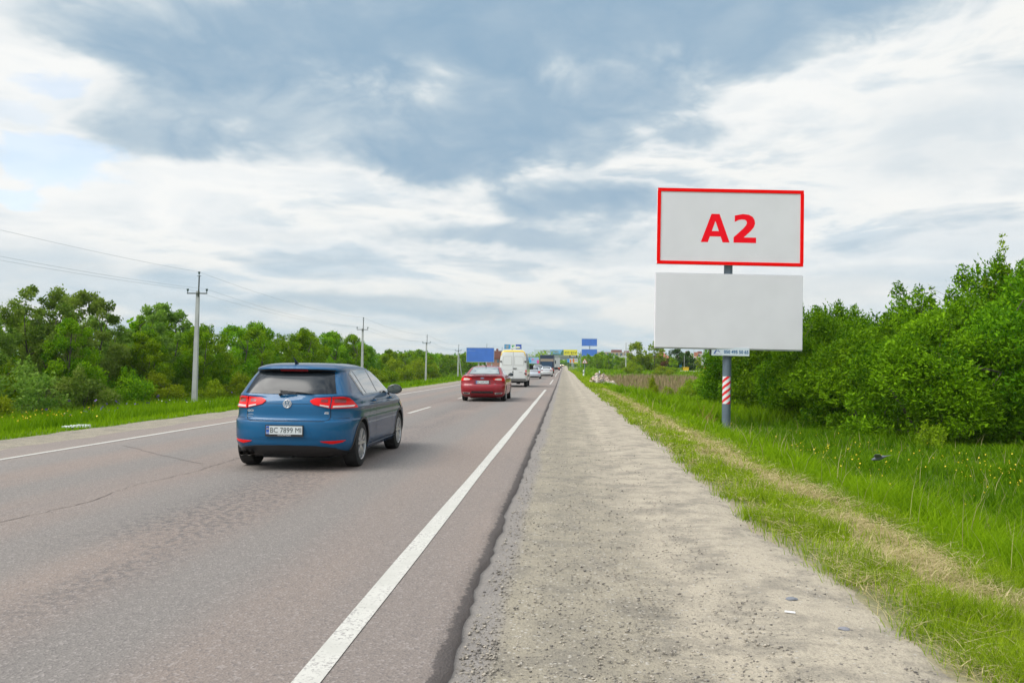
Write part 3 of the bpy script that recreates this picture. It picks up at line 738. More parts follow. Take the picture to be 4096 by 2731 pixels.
for y, x, p, s, lb in [(30.5, -23.0, 'B0', .8, 'bright low bush in the grass nearest the left edge of the photo'), (34.5, -24.2, 'B1', 1.25, 'broad silvery bush left of the purple flowers'),
                       (39.0, -24.0, 'B1', 1.15, 'silvery bush under the small dark tree'), (43.5, -24.0, 'B2', 1.0, 'round green bush in front of the belt above the purple flowers'),
                       (47.5, -24.2, 'B0', .95, 'bright bush left of the nearest utility pole foot'), (51.5, -22.9, 'B0', .8, 'bright low bush right of the nearest utility pole foot'),
                       (57.0, -23.2, 'B0', .9, 'yellow green bush left of the blue car rear window'), (96, -22.6, 'B0', 1., 'bright bush right of the blue car mirror'),
                       (104, -23.0, 'B2', 1.2, 'round bush midway between second and third utility pole'), (113, -23.6, 'B0', 1.7, 'large yellow green bush left of the third utility pole'),
                       (128, -23.8, 'B0', 1.8, 'large domed yellow green bush right of the third utility pole'), (146, -24.2, 'B0', 1.5, 'bush left of the double leg utility pole'),
                       (36, -27.2, 'B2', 1.6, 'dark tall bush filling the gap at the left photo edge'), (31.5, -26.5, 'B2', 1.5, 'darkest bush at the very left edge of the photo')]:
    put_tree(PR[p], x, y, s, rt.uniform(.85, 1.), None, lb, 'bush', G_B)

# right mid field
G_R = 'trees across the field on the right'
for x, y, p, s, sz, k, lb in [(16.0, 178, FAR[0], .98, 1.0, 'bright', 'tall tree left of the gap between two tall field trees'), (17.4, 182, FAR[1], .62, .9, None, 'narrow tree at the foot of the two tall field trees'),
    (20.0, 180, FAR[2], 1.0, .99, 'bright', 'tall tree touching the left edge of the lower blank billboard'), (24.2, 176, FAR[0], .78, 1.0, 'dark', 'dark green tree below the left corner of the lower blank billboard'),
    (26.6, 178, FAR[1], .72, .95, 'dark', 'dark green tree right of the rust coloured bush'), (13.3, 200, FAR[1], .6, .9, None, 'green tree behind the thin concrete pole in the field'),
    (11.3, 205, FAR[2], .62, 1.0, None, 'green tree left of the thin concrete pole in the field'), (9.2, 225, FAR[0], .72, .95, None, 'tree right beside the lower of the two stacked blue billboards'),
    (10.5, 232, FAR[1], .8, .95, None, 'tree behind the pole of the stacked blue billboards'), (7.6, 262, FAR[2], .8, .9, None, 'bushy tree left of the stacked blue billboard pole'),
    (14.5, 190, FAR[2], .6, .75, 'pale', 'pale silvery low tree in front of the two tall field trees'), (21.8, 165, FAR[1], .55, .75, 'bright', 'low bright tree left of the rust coloured bush'),
    (30.0, 200, FAR[2], .6, .8, 'bright', 'green tree before the arched roof across the field'), (33.5, 205, FAR[0], .55, .8, 'bright', 'green tree right of the lamp posts across the field'),
    (36.5, 210, FAR[1], .6, 1.05, None, 'tree left of the two orange posts'), (31.0, 170, FAR[1], .45, .9, None, 'thin leaved tree behind the yellow box'), (28.5, 128, FAR[0], .9, .9, None, 'tree behind the grey roadside shed'), (35, 140, FAR[1], .9, .9, None, 'tree right behind the grey roadside shed')]:
    put_tree(p, x, y, s, sz, None, lb, 'tree', G_R, k)
G_RB = 'bushes in the field on the right'
for x, y, p, s, sz, k, lb in [(10.6, 58, BUSH[2], 1.15, 1.25, 'bright', 'round green bush behind the grass left of the billboard pole'), (8.9, 57, BUSH[0], .75, 1.0, None, 'bright leafy bush at the left foot of the round green bush'),
    (11.6, 52.5, BUSH[2], .9, 1.1, 'bright', 'green bush touching the billboard pole on its left'), (7.9, 61, BUSH[0], .55, .9, None, 'small bright bush above the brown reeds'),
    (22.3, 178, BUSH[1], 1.1, 1.2, 'rust', 'rust coloured bush before the dark green tree'), (5.3, 50, BUSH[0], .42, 1.75, None, 'upright leafy sapling standing among the brown reeds'),
    (4.9, 40, BUSH[0], .35, .8, None, 'little leafy weed bush beside the mown verge'), (12.6, 150, BUSH[0], 1.2, .8, None, 'low bright bush at the foot of the thin concrete pole'), (17, 140, BUSH[0], 1.3, .6, None, 'flat bright bush in the middle of the far field')]:
    put_tree(p, x, y, s, sz, None, lb, 'bush', G_RB, k)
# dead twiggy shrub near the billboard pole
bm = bmesh.new(); rd = random.Random(5)
for i in range(46):
    a = rd.uniform(0, 6.28); h = rd.uniform(.25, .6) * (2.2 if i < 4 else 1); l = rd.uniform(.1, .55)
    p = Vector((rd.gauss(0, .08), rd.gauss(0, .08), 0)); pts = [p]
    for j in range(3): pts.append(pts[-1] + Vector((math.cos(a) * l / 3 + rd.gauss(0, .03), math.sin(a) * l / 3 + rd.gauss(0, .03), h / 3)))
    tube(bm, pts, [.012, .009, .007, .004], 4)
o = bm_obj('dead_shrub', bm, mat('dead_twig', (.27, .12, .05), .9)); o.location = (5.35, 31.5, ground_z(5.35, 31.5))
tag(o, 'small dead shrub of reddish brown twigs left of the billboard pole', 'shrub')
# far woods on the horizon
def woods(name, n, fx, size, hgt, lb, m='tree'):
    u = rng.uniform(0, 1, n); x, y = fx(u); x = x + rng.normal(0, 3, n); y = y + rng.uniform(0, 25, n)
    prof = hgt * (.62 + .25 * np.sin(u * 61) * np.sin(u * 23 + 1) + .13 * np.sin(u * 190))
    z = gz_v(x, y) + prof * rng.uniform(0, 1, n) ** .7
    P = np.stack([x, y, z], 1); ax = rng.normal(0, 1, (n, 3)); ax /= np.linalg.norm(ax, axis=1)[:, None]
    t = np.cross(ax, rng.normal(0, 1, (n, 3))); t /= np.linalg.norm(t, axis=1)[:, None]; s = size * rng.uniform(.5, 1.3, n)[:, None]
    v = np.stack([P - ax * s, P + t * s * .6, P + ax * s, P - t * s * .6], 1)
    return tag(link(name, np_mesh(name, v.reshape(-1, 3), np.arange(n * 4).reshape(-1, 4), np.repeat(np.clip(.4 + .3 * np.sin(u * 97) + rng.normal(0, .15, n), 0, 1), 4)), M_LEAF[m]), lb, 'woods', kind='stuff')
woods('far_woods', 24000, lambda u: (-260 + u * 250, 430 + 0 * u), .75, 9, 'far dark green woods on the horizon left of the road')
woods('far_woods', 26000, lambda u: (10 + u * 300, 420 + 0 * u), .75, 8.5, 'far green woods on the horizon right of the road')
woods('far_woods', 5000, lambda u: (-14 + u * 30, 640 + 0 * u), .8, 6, 'hazy grey green trees seen beneath the road bridge')

# ------------------------------------------------------------------ text
def text_mesh(body, size, bold=0., space=1., xs_=1.):
    cu = bpy.data.curves.new('t', 'FONT'); cu.body = body; cu.size = size; cu.offset = bold; cu.align_x = 'CENTER'; cu.align_y = 'CENTER'; cu.space_character = space; cu.resolution_u = 3
    ob = bpy.data.objects.new('t', cu); COL.objects.link(ob)
    dg = bpy.context.evaluated_depsgraph_get(); dg.update()
    me = bpy.data.meshes.new_from_object(ob.evaluated_get(dg)); bpy.data.objects.remove(ob); bpy.data.curves.remove(cu)
    # centre exactly, stand it up facing -Y
    n = len(me.vertices); co = np.empty(n * 3, np.float32); me.vertices.foreach_get('co', co); co = co.reshape(-1, 3)
    c = (co.max(0) + co.min(0)) / 2; co -= c
    out = np.stack([co[:, 0] * xs_, np.zeros(n), co[:, 1]], 1).astype(np.float32); me.vertices.foreach_set('co', out.ravel()); me.update()
    me.materials.clear()
    return me
def text(body, size, loc, m, parent, name='lettering', bold=0., rot=None, space=1., xs_=1.):
    me = text_mesh(body, size, bold, space, xs_); o = link(name, me, m, parent); o.location = loc
    if rot: o.rotation_euler = rot
    return o
def flat(name, pts_list, m, parent, y=0.):
    """flat coloured shapes (x,z outlines) facing -Y as one mesh"""
    bm = bmesh.new()
    for i, pts in enumerate(pts_list): bm.faces.new([bm.verts.new((p[0], y, p[1])) for p in pts])
    bmesh.ops.recalc_face_normals(bm, faces=bm.faces)
    return bm_obj(name, bm, m, parent)
def rect(x0, x1, z0, z1): return [(x0, z0), (x1, z0), (x1, z1), (x0, z1)]
def ell(cx, cz, rx, rz_, n=16): return [(cx + rx * math.cos(2 * math.pi * k / n), cz + rz_ * math.sin(2 * math.pi * k / n)) for k in range(n)]

# ------------------------------------------------------------------ main billboard
M_POLE = mat('billboard_pole_paint', (.115, .15, .19), .5, var=.12, vscale=2.5)
M_PANEL = mat('blank_panel', (.71, .695, .73), .9, spec=.05, var=.03, vscale=.7)
M_RED = mat('red_print', (.93, .006, .018), .8, spec=.1)
M_REDF = mat('red_frame', (.92, .002, .002), .8, spec=.1)
M_WHITE = mat('white_print', (.78, .79, .80), .6)
M_DARK = mat('dark_metal', (.03, .033, .036), .6)
bb = empty('billboard', (6.72, 33.9, ground_z(6.72, 33.6)), 0, 'tall single pole billboard with a red framed A2 panel above a blank light grey panel', 'billboard')
BZ = bb.location.z
def zb(z): return z - BZ
bm = bmesh.new(); tube(bm, [(0, .2, -.6), (0.10, .2, zb(7.2))], .175, 28); bm_obj('pole', bm, M_POLE, bb, smooth=30)
def panel_frame(name, zc, extra):
    e = empty(name); e.parent = bb; e.location = (extra, 0, zb(zc)); e.rotation_euler = (0, R(.55), R(3.2)); return e
W2, H2 = 2.99, 1.535
ub = bpy.data.objects.new('upper_panel', None); 
def board(name, xc, zc, w, h):
    bm = bmesh.new(); box(bm, -w / 2, w / 2, -.10, .10, -h / 2, h / 2)
    o = bm_obj(name, bm, M_PANEL, bb, bevel=.008)
    o.location = (xc, 0, zb(zc)); o.rotation_euler = (0, R(.62), R(3.4)); return o
up = board('upper_panel', .10, 7.28, 6.02, 3.13)
w, h, f = 6.02, 3.13, .128
bm = bmesh.new(); y0 = -.125; y1 = -.098
box(bm, -w / 2, w / 2, y0, y1, h / 2 - f, h / 2 + .01); box(bm, -w / 2, w / 2, y0, y1, -h / 2 - .01, -h / 2 + f)
box(bm, -w / 2 - .01, -w / 2 + f, y0 - .001, y1, -h / 2 + f, h / 2 - f); box(bm, w / 2 - f, w / 2 + .01, y0 - .001, y1, -h / 2 + f, h / 2 - f)
bm_obj('red_frame', bm, M_REDF, up)
# heavy sans letters drawn as outlines
bm = bmesh.new()
def poly_face(bm, pts, y): return bm.faces.new([bm.verts.new((p[0], y, p[1])) for p in pts])
yA = -.103
HT = 1.175
# letter A (cap height HT), drawn in convex pieces
def A_letter(x0, wd):
    hgt = HT; k = wd
    L = lambda t, z: (x0 + t * k, z - hgt / 2)
    poly_face(bm, [L(0, 0), L(.245, 0), L(.5 + .02 - .02, hgt * .76) if False else L(.497, hgt * .742), L(.36, hgt)], yA)
    poly_face(bm, [L(1, 0), L(.64, hgt), L(.503, hgt * .742), L(.755, 0)], yA)
    poly_face(bm, [L(.36, hgt), L(.497, hgt * .742), L(.503, hgt * .742), L(.64, hgt)], yA)
    poly_face(bm, [L(.30, hgt * .205), L(.70, hgt * .205), L(.62, hgt * .395), L(.38, hgt * .395)], yA - .001)
A_letter(-1.115, 1.19)
def two(x0, wd):
    hgt = HT
    out = [(0, 0), (0, .185), (.20, .335), (.42, .50), (.54, .61), (.585, .70), (.56, .775), (.48, .815), (.36, .822), (.22, .80), (.04, .73),
           ]
    inn = [(1.0, 0), (1.0, .19), (.46, .19), (.52, .235), (.72, .375), (.88, .52), (.945, .66), (.935, .80), (.85, .91), (.70, .985), (.50, 1.015), (.28, 1.005), (.04, .955)]
    # strip between the two edges of the stroke
    a = [(0, .19), (.20, .335), (.42, .50), (.54, .61), (.585, .70), (.56, .775), (.48, .815), (.36, .822), (.22, .80), (.04, .73)]
    b = [(.45, .19), (.58, .285), (.76, .42), (.89, .55), (.945, .68), (.925, .81), (.84, .92), (.66, .995), (.40, 1.015), (.04, .955)]
    P_ = lambda p: (x0 + p[0] * wd, p[1] * hgt - hgt / 2)
    for i in range(len(a) - 1): poly_face(bm, [P_(a[i]), P_(b[i]), P_(b[i + 1]), P_(a[i + 1])], yA)
    poly_face(bm, [P_((0, 0)), P_((1, 0)), P_((1, .19)), P_((.45, .19)), P_((0, .19))], yA)
two(.235, .93)
bmesh.ops.recalc_face_normals(bm, faces=bm.faces)
lt = bm_obj('lettering', bm, M_RED, up); lt.location = (-.10, 0, -.05)
lo = board('lower_panel', .05, 3.80, 6.06, 3.06)
bm = bmesh.new(); box(bm, -3.02, 3.02, -.07, .07, -1.575, -1.532); box(bm, -3.02, 3.02, -.05, .07, 1.532, 1.55); bm_obj('panel_edge', bm, mat('panel_edge', (.42, .43, .44), .5), lo)
bm = bmesh.new()
for zc in (7.28, 3.80):
    for dx in (-1.6, 0, 1.6): box(bm, dx - .05, dx + .05, .108, .2, zb(zc) - 1.4, zb(zc) + 1.4)
    for dz in (-.9, .9): box(bm, -2.7, 2.7, .2, .3, zb(zc) + dz - .06, zb(zc) + dz + .06)
bm_obj('bracket', bm, M_DARK, bb)
pt = empty('name_plate'); pt.parent = bb; pt.location = (.12, -.02, zb(2.115)); pt.rotation_euler = (0, R(.75), R(1.))
bm = bmesh.new(); box(bm, -.765, .765, -.07, -.04, -.135, .20); pb = bm_obj('plate', bm, mat('plate_white', (.60, .66, .72), .5), pt)
text('050 495 50 65', .185, (.23, -.073, .022), mat('phone_blue', (.02, .12, .28), .5), pt, 'phone_number', bold=.006, xs_=.93)
flat('emblem', [[(-.70, -.075), (-.635, -.075), (-.54, .09), (-.60, .09)], [(-.53, .03), (-.49, .03), (-.47, .085), (-.515, .085)], [(-.47, .0), (-.43, .01), (-.43, .045), (-.47, .04)]], mat('emblem_blue', (.04, .10, .35), .5), pt, -.0735)
flat('small_print', [rect(-.62, -.48, -.09, -.07), rect(-.45, -.35, -.085, -.068)], mat('small_print', (.38, .36, .45), .6), pt, -.0735)
bm = bmesh.new(); box(bm, -.84, -.775, -.05, .03, -.12, .24); bm_obj('side_bracket', bm, M_DARK, pt)
# reflective striped marker wrapped on the pole
def marker():
    zc0, zc1 = zb(-.0), zb(1.13); rad = .1785; n = 22
    e = empty('hazard_marker'); e.parent = bb
    a0, a1 = R(188), R(312)       # angular span facing the road
    def pt_(s, z, r=rad):
        a = a0 + (a1 - a0) * s; xc = .10 * (z + .6) / (zb(7.2) + .6)
        return (xc + r * math.cos(a), .2 + r * math.sin(a), z)
    bm = bmesh.new(); g = [[bm.verts.new(pt_(i / 14, z)) for i in range(15)] for z in (zc0, zc1)]
    for i in range(14): bm.faces.new((g[0][i], g[0][i + 1], g[1][i + 1], g[1][i]))
    bm_obj('white_sheet', bm, mat('reflective_white', (.72, .74, .76), .5), e, smooth=0)
    bm = bmesh.new(); H_ = zc1 - zc0; wd = .155; per = .275; rise = .30
    k = -2
    while k < 6:
        zb0 = zc0 + k * per
        pr = None
        for i in range(29):
            s = i / 28; lo_ = zb0 + rise * s; hi_ = lo_ + wd * .8
            lo_ = min(max(lo_, zc0), zc1); hi_ = min(max(hi_, zc0), zc1)
            cur = (bm.verts.new(pt_(s, lo_, rad + .0025)), bm.verts.new(pt_(s, hi_, rad + .0025)), hi_ - lo_)
            if pr and (pr[2] > .001 or cur[2] > .001): bm.faces.new((pr[0], cur[0], cur[1], pr[1]))
            pr = cur
        k += 1
    bm_obj('red_stripes', bm, mat('reflective_red', (.75, .012, .02), .5), e, smooth=0)
marker()

# ------------------------------------------------------------------ other billboards and signs
M_BLUE = mat('blue_board', (.05, .165, .58), .6, var=.07, vscale=.6)
M_GREYP = mat('grey_steel_post', (.22, .26, .28), .6)
M_LEG = mat('pale_concrete', (.45, .45, .43), .8)
def simple_board(e, x0, x1, z0, z1, m, name='panel', y=0., edge=True, th=.12):
    bm = bmesh.new(); box(bm, x0, x1, y, y + th, z0, z1); o = bm_obj(name, bm, m, e)
    if edge:
        bm = bmesh.new(); t = .07
        box(bm, x0 - t, x1 + t, y - .015, y + th * .8, z0 - t, z0 - .001); box(bm, x0 - t, x1 + t, y - .015, y + th * .8, z1 + .001, z1 + t)
        box(bm, x0 - t, x0 - .001, y - .015, y + th * .8, z0, z1); box(bm, x1 + .001, x1 + t, y - .015, y + th * .8, z0, z1)
        bm_obj('frame', bm, mat('board_frame', (.38, .42, .48), .6), o)
    return o
def posts(e, lst, m, name='post'):
    for x, y, z0, z1, r in lst:
        bm = bmesh.new(); tube(bm, [(x, y, z0), (x, y, z1)], r, 10); bm_obj(name, bm, m, e, smooth=30)
e = empty('billboard', (-18.35, 178, ground_z(-18.35, 178)), 0, 'plain blue billboard on two pale legs beside the red car roof, left of the road', 'billboard')
z = -e.location.z
simple_board(e, -3.02, 3.02, 2.56 + z, 5.6 + z, M_BLUE); posts(e, [(-.35, .35, -.3, 5.4 + z, .16), (2.55, .35, -.3, 5.4 + z, .16)], M_LEG, 'leg')
e = empty('billboard', (10.2, 324, ground_z(10.2, 324)), 0, 'pair of plain blue panels stacked on one grey pole right of the road', 'billboard')
z = -e.location.z
simple_board(e, -3.0, 3.0, 10.2 + z, 13.05 + z, M_BLUE, 'upper_panel'); simple_board(e, -3.0, 3.05, 6.25 + z, 8.87 + z, M_BLUE, 'lower_panel'); posts(e, [(.15, .4, -.3, 12 + z, .17)], M_GREYP, 'pole')
for dz in (6.3, 10.25):
    for dx in (-.9, 1.2): bm = bmesh.new(); tube(bm, [(.15, .4, dz - .1 + z), (dx, .3, dz + .8 + z)], .05, 6); bm_obj('brace', bm, M_GREYP, e)
# two small advertising boards above the van
e = empty('billboard', (-16.4, 262, ground_z(-16.4, 262)), 0, 'small double advertising board in blue, white and green above the white van', 'billboard'); z = -e.location.z
M_LB = mat('ad_light_blue', (.05, .30, .62), .6); M_DB = mat('ad_deep_blue', (.02, .08, .42), .6); M_GN = mat('ad_green', (.08, .38, .12), .6); M_GY = mat('ad_grey', (.28, .32, .36), .6); M_YE = mat('ad_yellow', (.75, .68, .01), .6)
simple_board(e, -2.75, -.85, 7.35 + z, 8.8 + z, M_LB, 'narrow_panel'); flat('advert_figure', [[(-2.3, 7.6 + z), (-1.9, 7.45 + z), (-1.5, 7.6 + z), (-1.3, 8.5 + z), (-1.8, 8.7 + z), (-2.4, 8.5 + z)]], M_GY, e, -.02)
pn = simple_board(e, -.5, 2.75, 7.35 + z, 8.8 + z, M_DB, 'wide_panel'); flat('advert_white_area', [rect(-.5, .9, 7.36 + z, 8.79 + z), ell(1.6, 7.9 + z, .8, .35)], M_WHITE, e, -.02)
flat('advert_leaf', [ell(-.1, 8.2 + z, .25, .4), ell(.3, 8.45 + z, .3, .15)], M_GN, e, -.04); flat('advert_band', [ell(1.7, 7.75 + z, .5, .1)], M_YE, e, -.05)
posts(e, [(-.3, .4, -.3, 8.5 + z, .22)], M_GREYP, 'pole')
# signs before and on the bridge
br_ = empty('road_bridge', (0, 520, 0), 0, 'grey concrete bridge crossing the road in the far distance', 'bridge')
M_CONC = mat('bridge_concrete', (.30, .34, .35), .9, var=.1, vscale=.3); M_CONCD = mat('bridge_girder', (.14, .19, .20), .9)
bm = bmesh.new(); box(bm, -90, 90, 0, 9, 8.35, 9.5); bm_obj('parapet', bm, mat('parapet_concrete', (.48, .5, .48), .9), br_)
bm = bmesh.new(); box(bm, -90, 90, .35, 8.6, 6.7, 8.345); bm_obj('deck', bm, M_CONC, br_)
for xp in (-13.5, 5.6, 24):
    bm = bmesh.new()
    for k in range(3): box(bm, xp - .5, xp + .5, 1 + 3 * k, 2 + 3 * k, -2, 6.69)
    bm_obj('pier', bm, M_CONC, br_)
bm = bmesh.new(); bmv = [bm.verts.new(p) for p in ((26, 520, 8.3), (26, 530, 8.3), (95, 530, 1.), (95, 520, 1.), (26, 516, 1.), (26, 534, 1.))]
for f_ in ((0, 3, 2, 1), (0, 4, 3), (1, 2, 5), (0, 1, 5, 4)): bm.faces.new([bmv[i] for i in f_])
bm.normal_update(); tag(bm_obj('bridge_embankment', bm, M_SOIL), kind='structure')
def bridge_sign(x0, x1, z0, z1, m, lb, y=518.4):
    e = empty('sign_board', ((x0 + x1) / 2, y, z0), 0, lb, 'sign', 'advertising boards fixed to the bridge')
    hw = (x1 - x0) / 2
    bm = bmesh.new(); box(bm, -hw, hw, 0, .25, 0, z1 - z0); bm_obj('panel', bm, m, e)
    for dx in (-hw * .7, hw * .7): bm = bmesh.new(); box(bm, dx - .1, dx + .1, .251, 1.55, .1, .3); bm_obj('bracket', bm, M_DARK, e)
    return e
sgn = bridge_sign(.05, 8.7, 9.55, 13.0, M_YE, 'bright yellow board reading 450 $/м² on the bridge'); text('450 $/м²', 2.0, (.1, -.03, 1.45), mat('sign_olive', (.10, .10, .01), .6), sgn, bold=.03, xs_=1.1)
sgn = bridge_sign(-18.8, -8.6, 8.6, 12.9, mat('pale_banner', (.50, .58, .62), .6), 'long pale banner with ЖК Парксайд lettering on the bridge left of the yellow board')
bm = bmesh.new(); box(bm, 5.12, 13.7, -.01, .24, .9, 4.3); bm_obj('picture_panel', bm, mat('banner_sky', (.18, .42, .66), .6), sgn)
text('ЖК Парксайд', 1.75, (4.6, -.05, 3.1), mat('banner_gold', (.28, .26, .12), .6), sgn, bold=.02); text('житловий комплекс', .7, (-.2, -.05, 1.7), mat('banner_grey', (.3, .34, .36), .6), sgn)
flat('picture_trees', [[(11.4, .9), (13.7, .9), (13.7, 4.1), (13.1, 4.2), (12.5, 3.4), (11.9, 2.4)], rect(5.2, 11.4, .9, 1.6)] + [[(6 + k * .75, 1.55), (6.5 + k * .75, 1.55), (6.25 + k * .75, 2.5)] for k in range(7)], mat('banner_tree', (.05, .16, .10), .7), sgn, -.03)
e = empty('sign_board', (3.95, 332, ground_z(3.95, 332)), 0, 'dark grey billboard with white lettering under the yellow board', 'sign'); z = -e.location.z
simple_board(e, -1.65, 1.6, 5.45 + z, 6.65 + z, mat('sign_dark', (.045, .06, .07), .6), edge=False); text('МЕБЛІ', .62, (0, -.03, 6.25 + z), M_WHITE, e, bold=.02); flat('small_print', [rect(-1.4, .9, 5.6 + z, 5.85 + z)], mat('sign_midgrey', (.2, .18, .18), .6), e, -.03)
pn = simple_board(e, -1.55, 1.9, 3.35 + z, 5.35 + z, mat('sign_pale', (.48, .56, .62), .6), 'picture_panel', edge=False)
flat('orange_figures', [ell(-1.1, 4.2 + z, .33, .8), ell(.1, 4.45 + z, .42, .85), rect(.75, 1.7, 4.55 + z, 4.75 + z)], mat('ad_orange', (.72, .22, .01), .6), e, -.03)
flat('yellow_band', [rect(.2, 1.85, 3.37 + z, 3.75 + z)], M_YE, e, -.035); posts(e, [(.2, .4, -.3, 6.3 + z, .16)], M_GREYP, 'pole')
e = empty('sign_board', (2.1, 345, ground_z(2.1, 345)), 0, 'small bright blue sign left of the orange picture board', 'sign'); z = -e.location.z
simple_board(e, -.55, .5, 3.8 + z, 5.2 + z, mat('sign_sky', (.06, .28, .68), .6), edge=False); posts(e, [(0, .3, -.3, 5.0 + z, .1)], M_DARK, 'pole')
e = empty('sign_board', (-12.6, 330, ground_z(-12.6, 330)), 0, 'colourful blue and pink advertising board between the van and the dark truck', 'sign'); z = -e.location.z
simple_board(e, -2.0, 2.6, 3.0 + z, 5.6 + z, mat('sign_lilac', (.30, .45, .68), .6), edge=False)
flat('advert_shapes', [ell(-1.0, 4.0 + z, .5, .55), ell(-1.4, 5.0 + z, .4, .4)], mat('ad_cyan', (.02, .35, .70), .6), e, -.03); flat('pink_shapes', [ell(2.2, 3.8 + z, .5, .8), ell(.1, 4.7 + z, .5, .25)], mat('ad_pink', (.75, .10, .33), .6), e, -.04)
posts(e, [(0, .4, -.3, 5.4 + z, .16)], M_GREYP, 'pole')
# triangular warning sign
e = empty('warning_sign', (3.90, 150, ground_z(3.90, 150)), 0, 'red bordered triangular warning sign on a thin post beside the right shoulder', 'road sign'); z = -e.location.z
posts(e, [(0, .06, -.3, 3.0 + z, .045)], M_GREYP, 'post')
def tri_pts(s, c=0.): return [(-s, -s * .58 + c), (s, -s * .58 + c), (0, s * 1.15 + c)]
def shifted(p, zc): return [(a, b_ + zc) for a, b_ in p]
zc = 2.60 + z
flat('red_triangle', [shifted(tri_pts(.50), zc)], mat('sign_red', (.72, .10, .06), .6), e, 0.); flat('white_field', [shifted(tri_pts(.38), zc)], M_WHITE, e, -.012); flat('symbol', [ell(0, zc, .10, .16)], M_DARK, e, -.02)
# grey post, thin concrete poles, lamp posts, markers
def pole_thing(name, x, y, h, r0, r1, m, lb, cat, group=None, arm=False):
    e = empty(name, (x, y, ground_z(x, y)), 0, lb, cat, group)
    bm = bmesh.new(); tube(bm, [(0, 0, -.3), (0, 0, h)], [r0, r1], 10); bm_obj('shaft', bm, m, e, smooth=30)
    if arm:
        bm = bmesh.new(); tube(bm, [(0, 0, h), (-.9, 0, h + .25)], .05, 6); box(bm, -1.4, -.8, -.12, .12, h + .2, h + .3); bm_obj('lamp_head', bm, M_GREYP, e)
    return e
M_CP = mat('utility_concrete', (.42, .43, .42), .85, var=.12, vscale=1.5)
pole_thing('concrete_post', 6.95, 330, 6.4, .2, .17, M_GREYP, 'thick grey post left of the stacked blue billboards', 'post')
pole_thing('concrete_post', 12.95, 170, 6.0, .12, .08, M_CP, 'thin pale concrete pole in the field left of the two tall trees', 'pole')
pole_thing('concrete_post', 18.6, 228, 7.0, .12, .09, M_CP, 'short distant pole just left of the tall field tree', 'pole')
for x, y, h, lb in ((25.7, 175, 3.6, 'thin lamp post beside the small blue sign across the field'), (28.5, 180, 5.2, 'lamp post in front of the arched roof'), (31.0, 182, 5.5, 'lamp post left of the orange posts')):
    pole_thing('lamp_post', x, y, h, .08, .05, M_CP, lb, 'lamp post', 'thin posts across the field')
for x, y, z_, lb in ((2.9, 118, .6, 'small black and white marker post left of the warning sign'), (5.2, 118, .7, 'small white marker in the field right of the warning sign')):
    e = empty('marker_post', (x, y, ground_z(x, y)), 0, lb, 'marker post')
    bm = bmesh.new(); box(bm, -.09, .09, -.05, .05, -.2, z_ + .45); bm_obj('post', bm, M_WHITE, e, bevel=.01)
    bm = bmesh.new(); box(bm, -.095, .095, -.056, .056, z_ - .02, z_ + .12); bm_obj('black_band', bm, M_DARK, e)

# ------------------------------------------------------------------ utility poles and wires
M_INS = mat('insulator', (.03, .075, .06), .4); M_STEEL = mat('crossarm_steel', (.035, .045, .03), .6)
def utility(x, y, ztop, lb, lean=.01, double=False, tall=False):
    gz_ = ground_z(x, y); e = empty('utility_pole', (x, y, gz_), 0, lb, 'utility pole', 'concrete utility poles along the left verge')
    h = ztop - gz_
    bm = bmesh.new(); zt = h - 1.1
    w0, w1 = .145, .085
    ring = []
    for z_, w in ((-.4, w0), (zt, w1)):
        ring.append([bm.verts.new((sx * w + lean * z_, sy * w * .8, z_)) for sx, sy in ((-1, -1), (1, -1), (1, 1), (-1, 1))])
    for k in range(4): bm.faces.new((ring[0][k], ring[0][(k + 1) % 4], ring[1][(k + 1) % 4], ring[1][k]))
    bm.faces.new(ring[1]); bm_obj('shaft', bm, M_CP, e)
    if double:
        bm = bmesh.new(); tube(bm, [(.75, 1.6, -.3), (.12, .2, h * .7)], [.12, .09], 6); bm_obj('brace', bm, M_CP, e)
    px = lean * h
    bm = bmesh.new(); tube(bm, [(px + .07, -.1, zt - .35), (px + .09, -.1, h - .22)], .04, 8); box(bm, px - .02, px + .2, -.13, -.07, h - .24, h - .215); bm_obj('top_bar', bm, M_STEEL, e)
    zc = h - 1.25
    bm = bmesh.new(); box(bm, px - .60, px + .60, -.16, -.10, zc - .03, zc + .03); bm_obj('crossarm', bm, M_STEEL, e)
    for dx, z_ in ((-.57, zc), (.57, zc), (.09, h - .25)):
        bm = bmesh.new(); lathe(bm, [(z_ + .02, .02), (z_ + .12, .022), (z_ + .13, .045), (z_ + .20, .055), (z_ + .25, .075), (z_ + .27, .06)], 10, 'Z')
        for v in bm.verts: v.co += Vector((px + dx, -.12, 0))
        bm_obj('insulator', bm, M_INS, e, smooth=40)
    return [(x + px + .09, y - .12, gz_ + h), (x + px - .57, y - .12, gz_ + zc + .25), (x + px + .57, y - .12, gz_ + zc + .25)]
ends = [[(-21.6, 8, 6.9), (-22.2, 8, 5.8), (-21.0, 8, 5.8)]]
ends.append(utility(-21.42, 46, 6.77, 'nearest and tallest concrete utility pole left of the blue car'))
ends.append(utility(-21.1, 84, 6.45, 'second utility pole, rising behind the roof of the blue car', .0))
ends.append(utility(-20.85, 122, 6.18, 'third utility pole, midway between blue and red car'))
ends.append(utility(-20.9, 160, 5.8, 'fourth utility pole with a slanting brace left of the blue billboard', .004, True))
ends.append(utility(-18.9, 198, 7.2, 'utility pole rising above the middle of the blue billboard', 0))
ends.append(utility(-18.0, 236, 7.2, 'utility pole above the right side of the blue billboard', 0))
ends.append(utility(-17.0, 275, 7.4, 'farthest utility pole, between the blue billboard and the van', 0))
M_WIRE = mat('wire', (.42, .45, .47), .6)
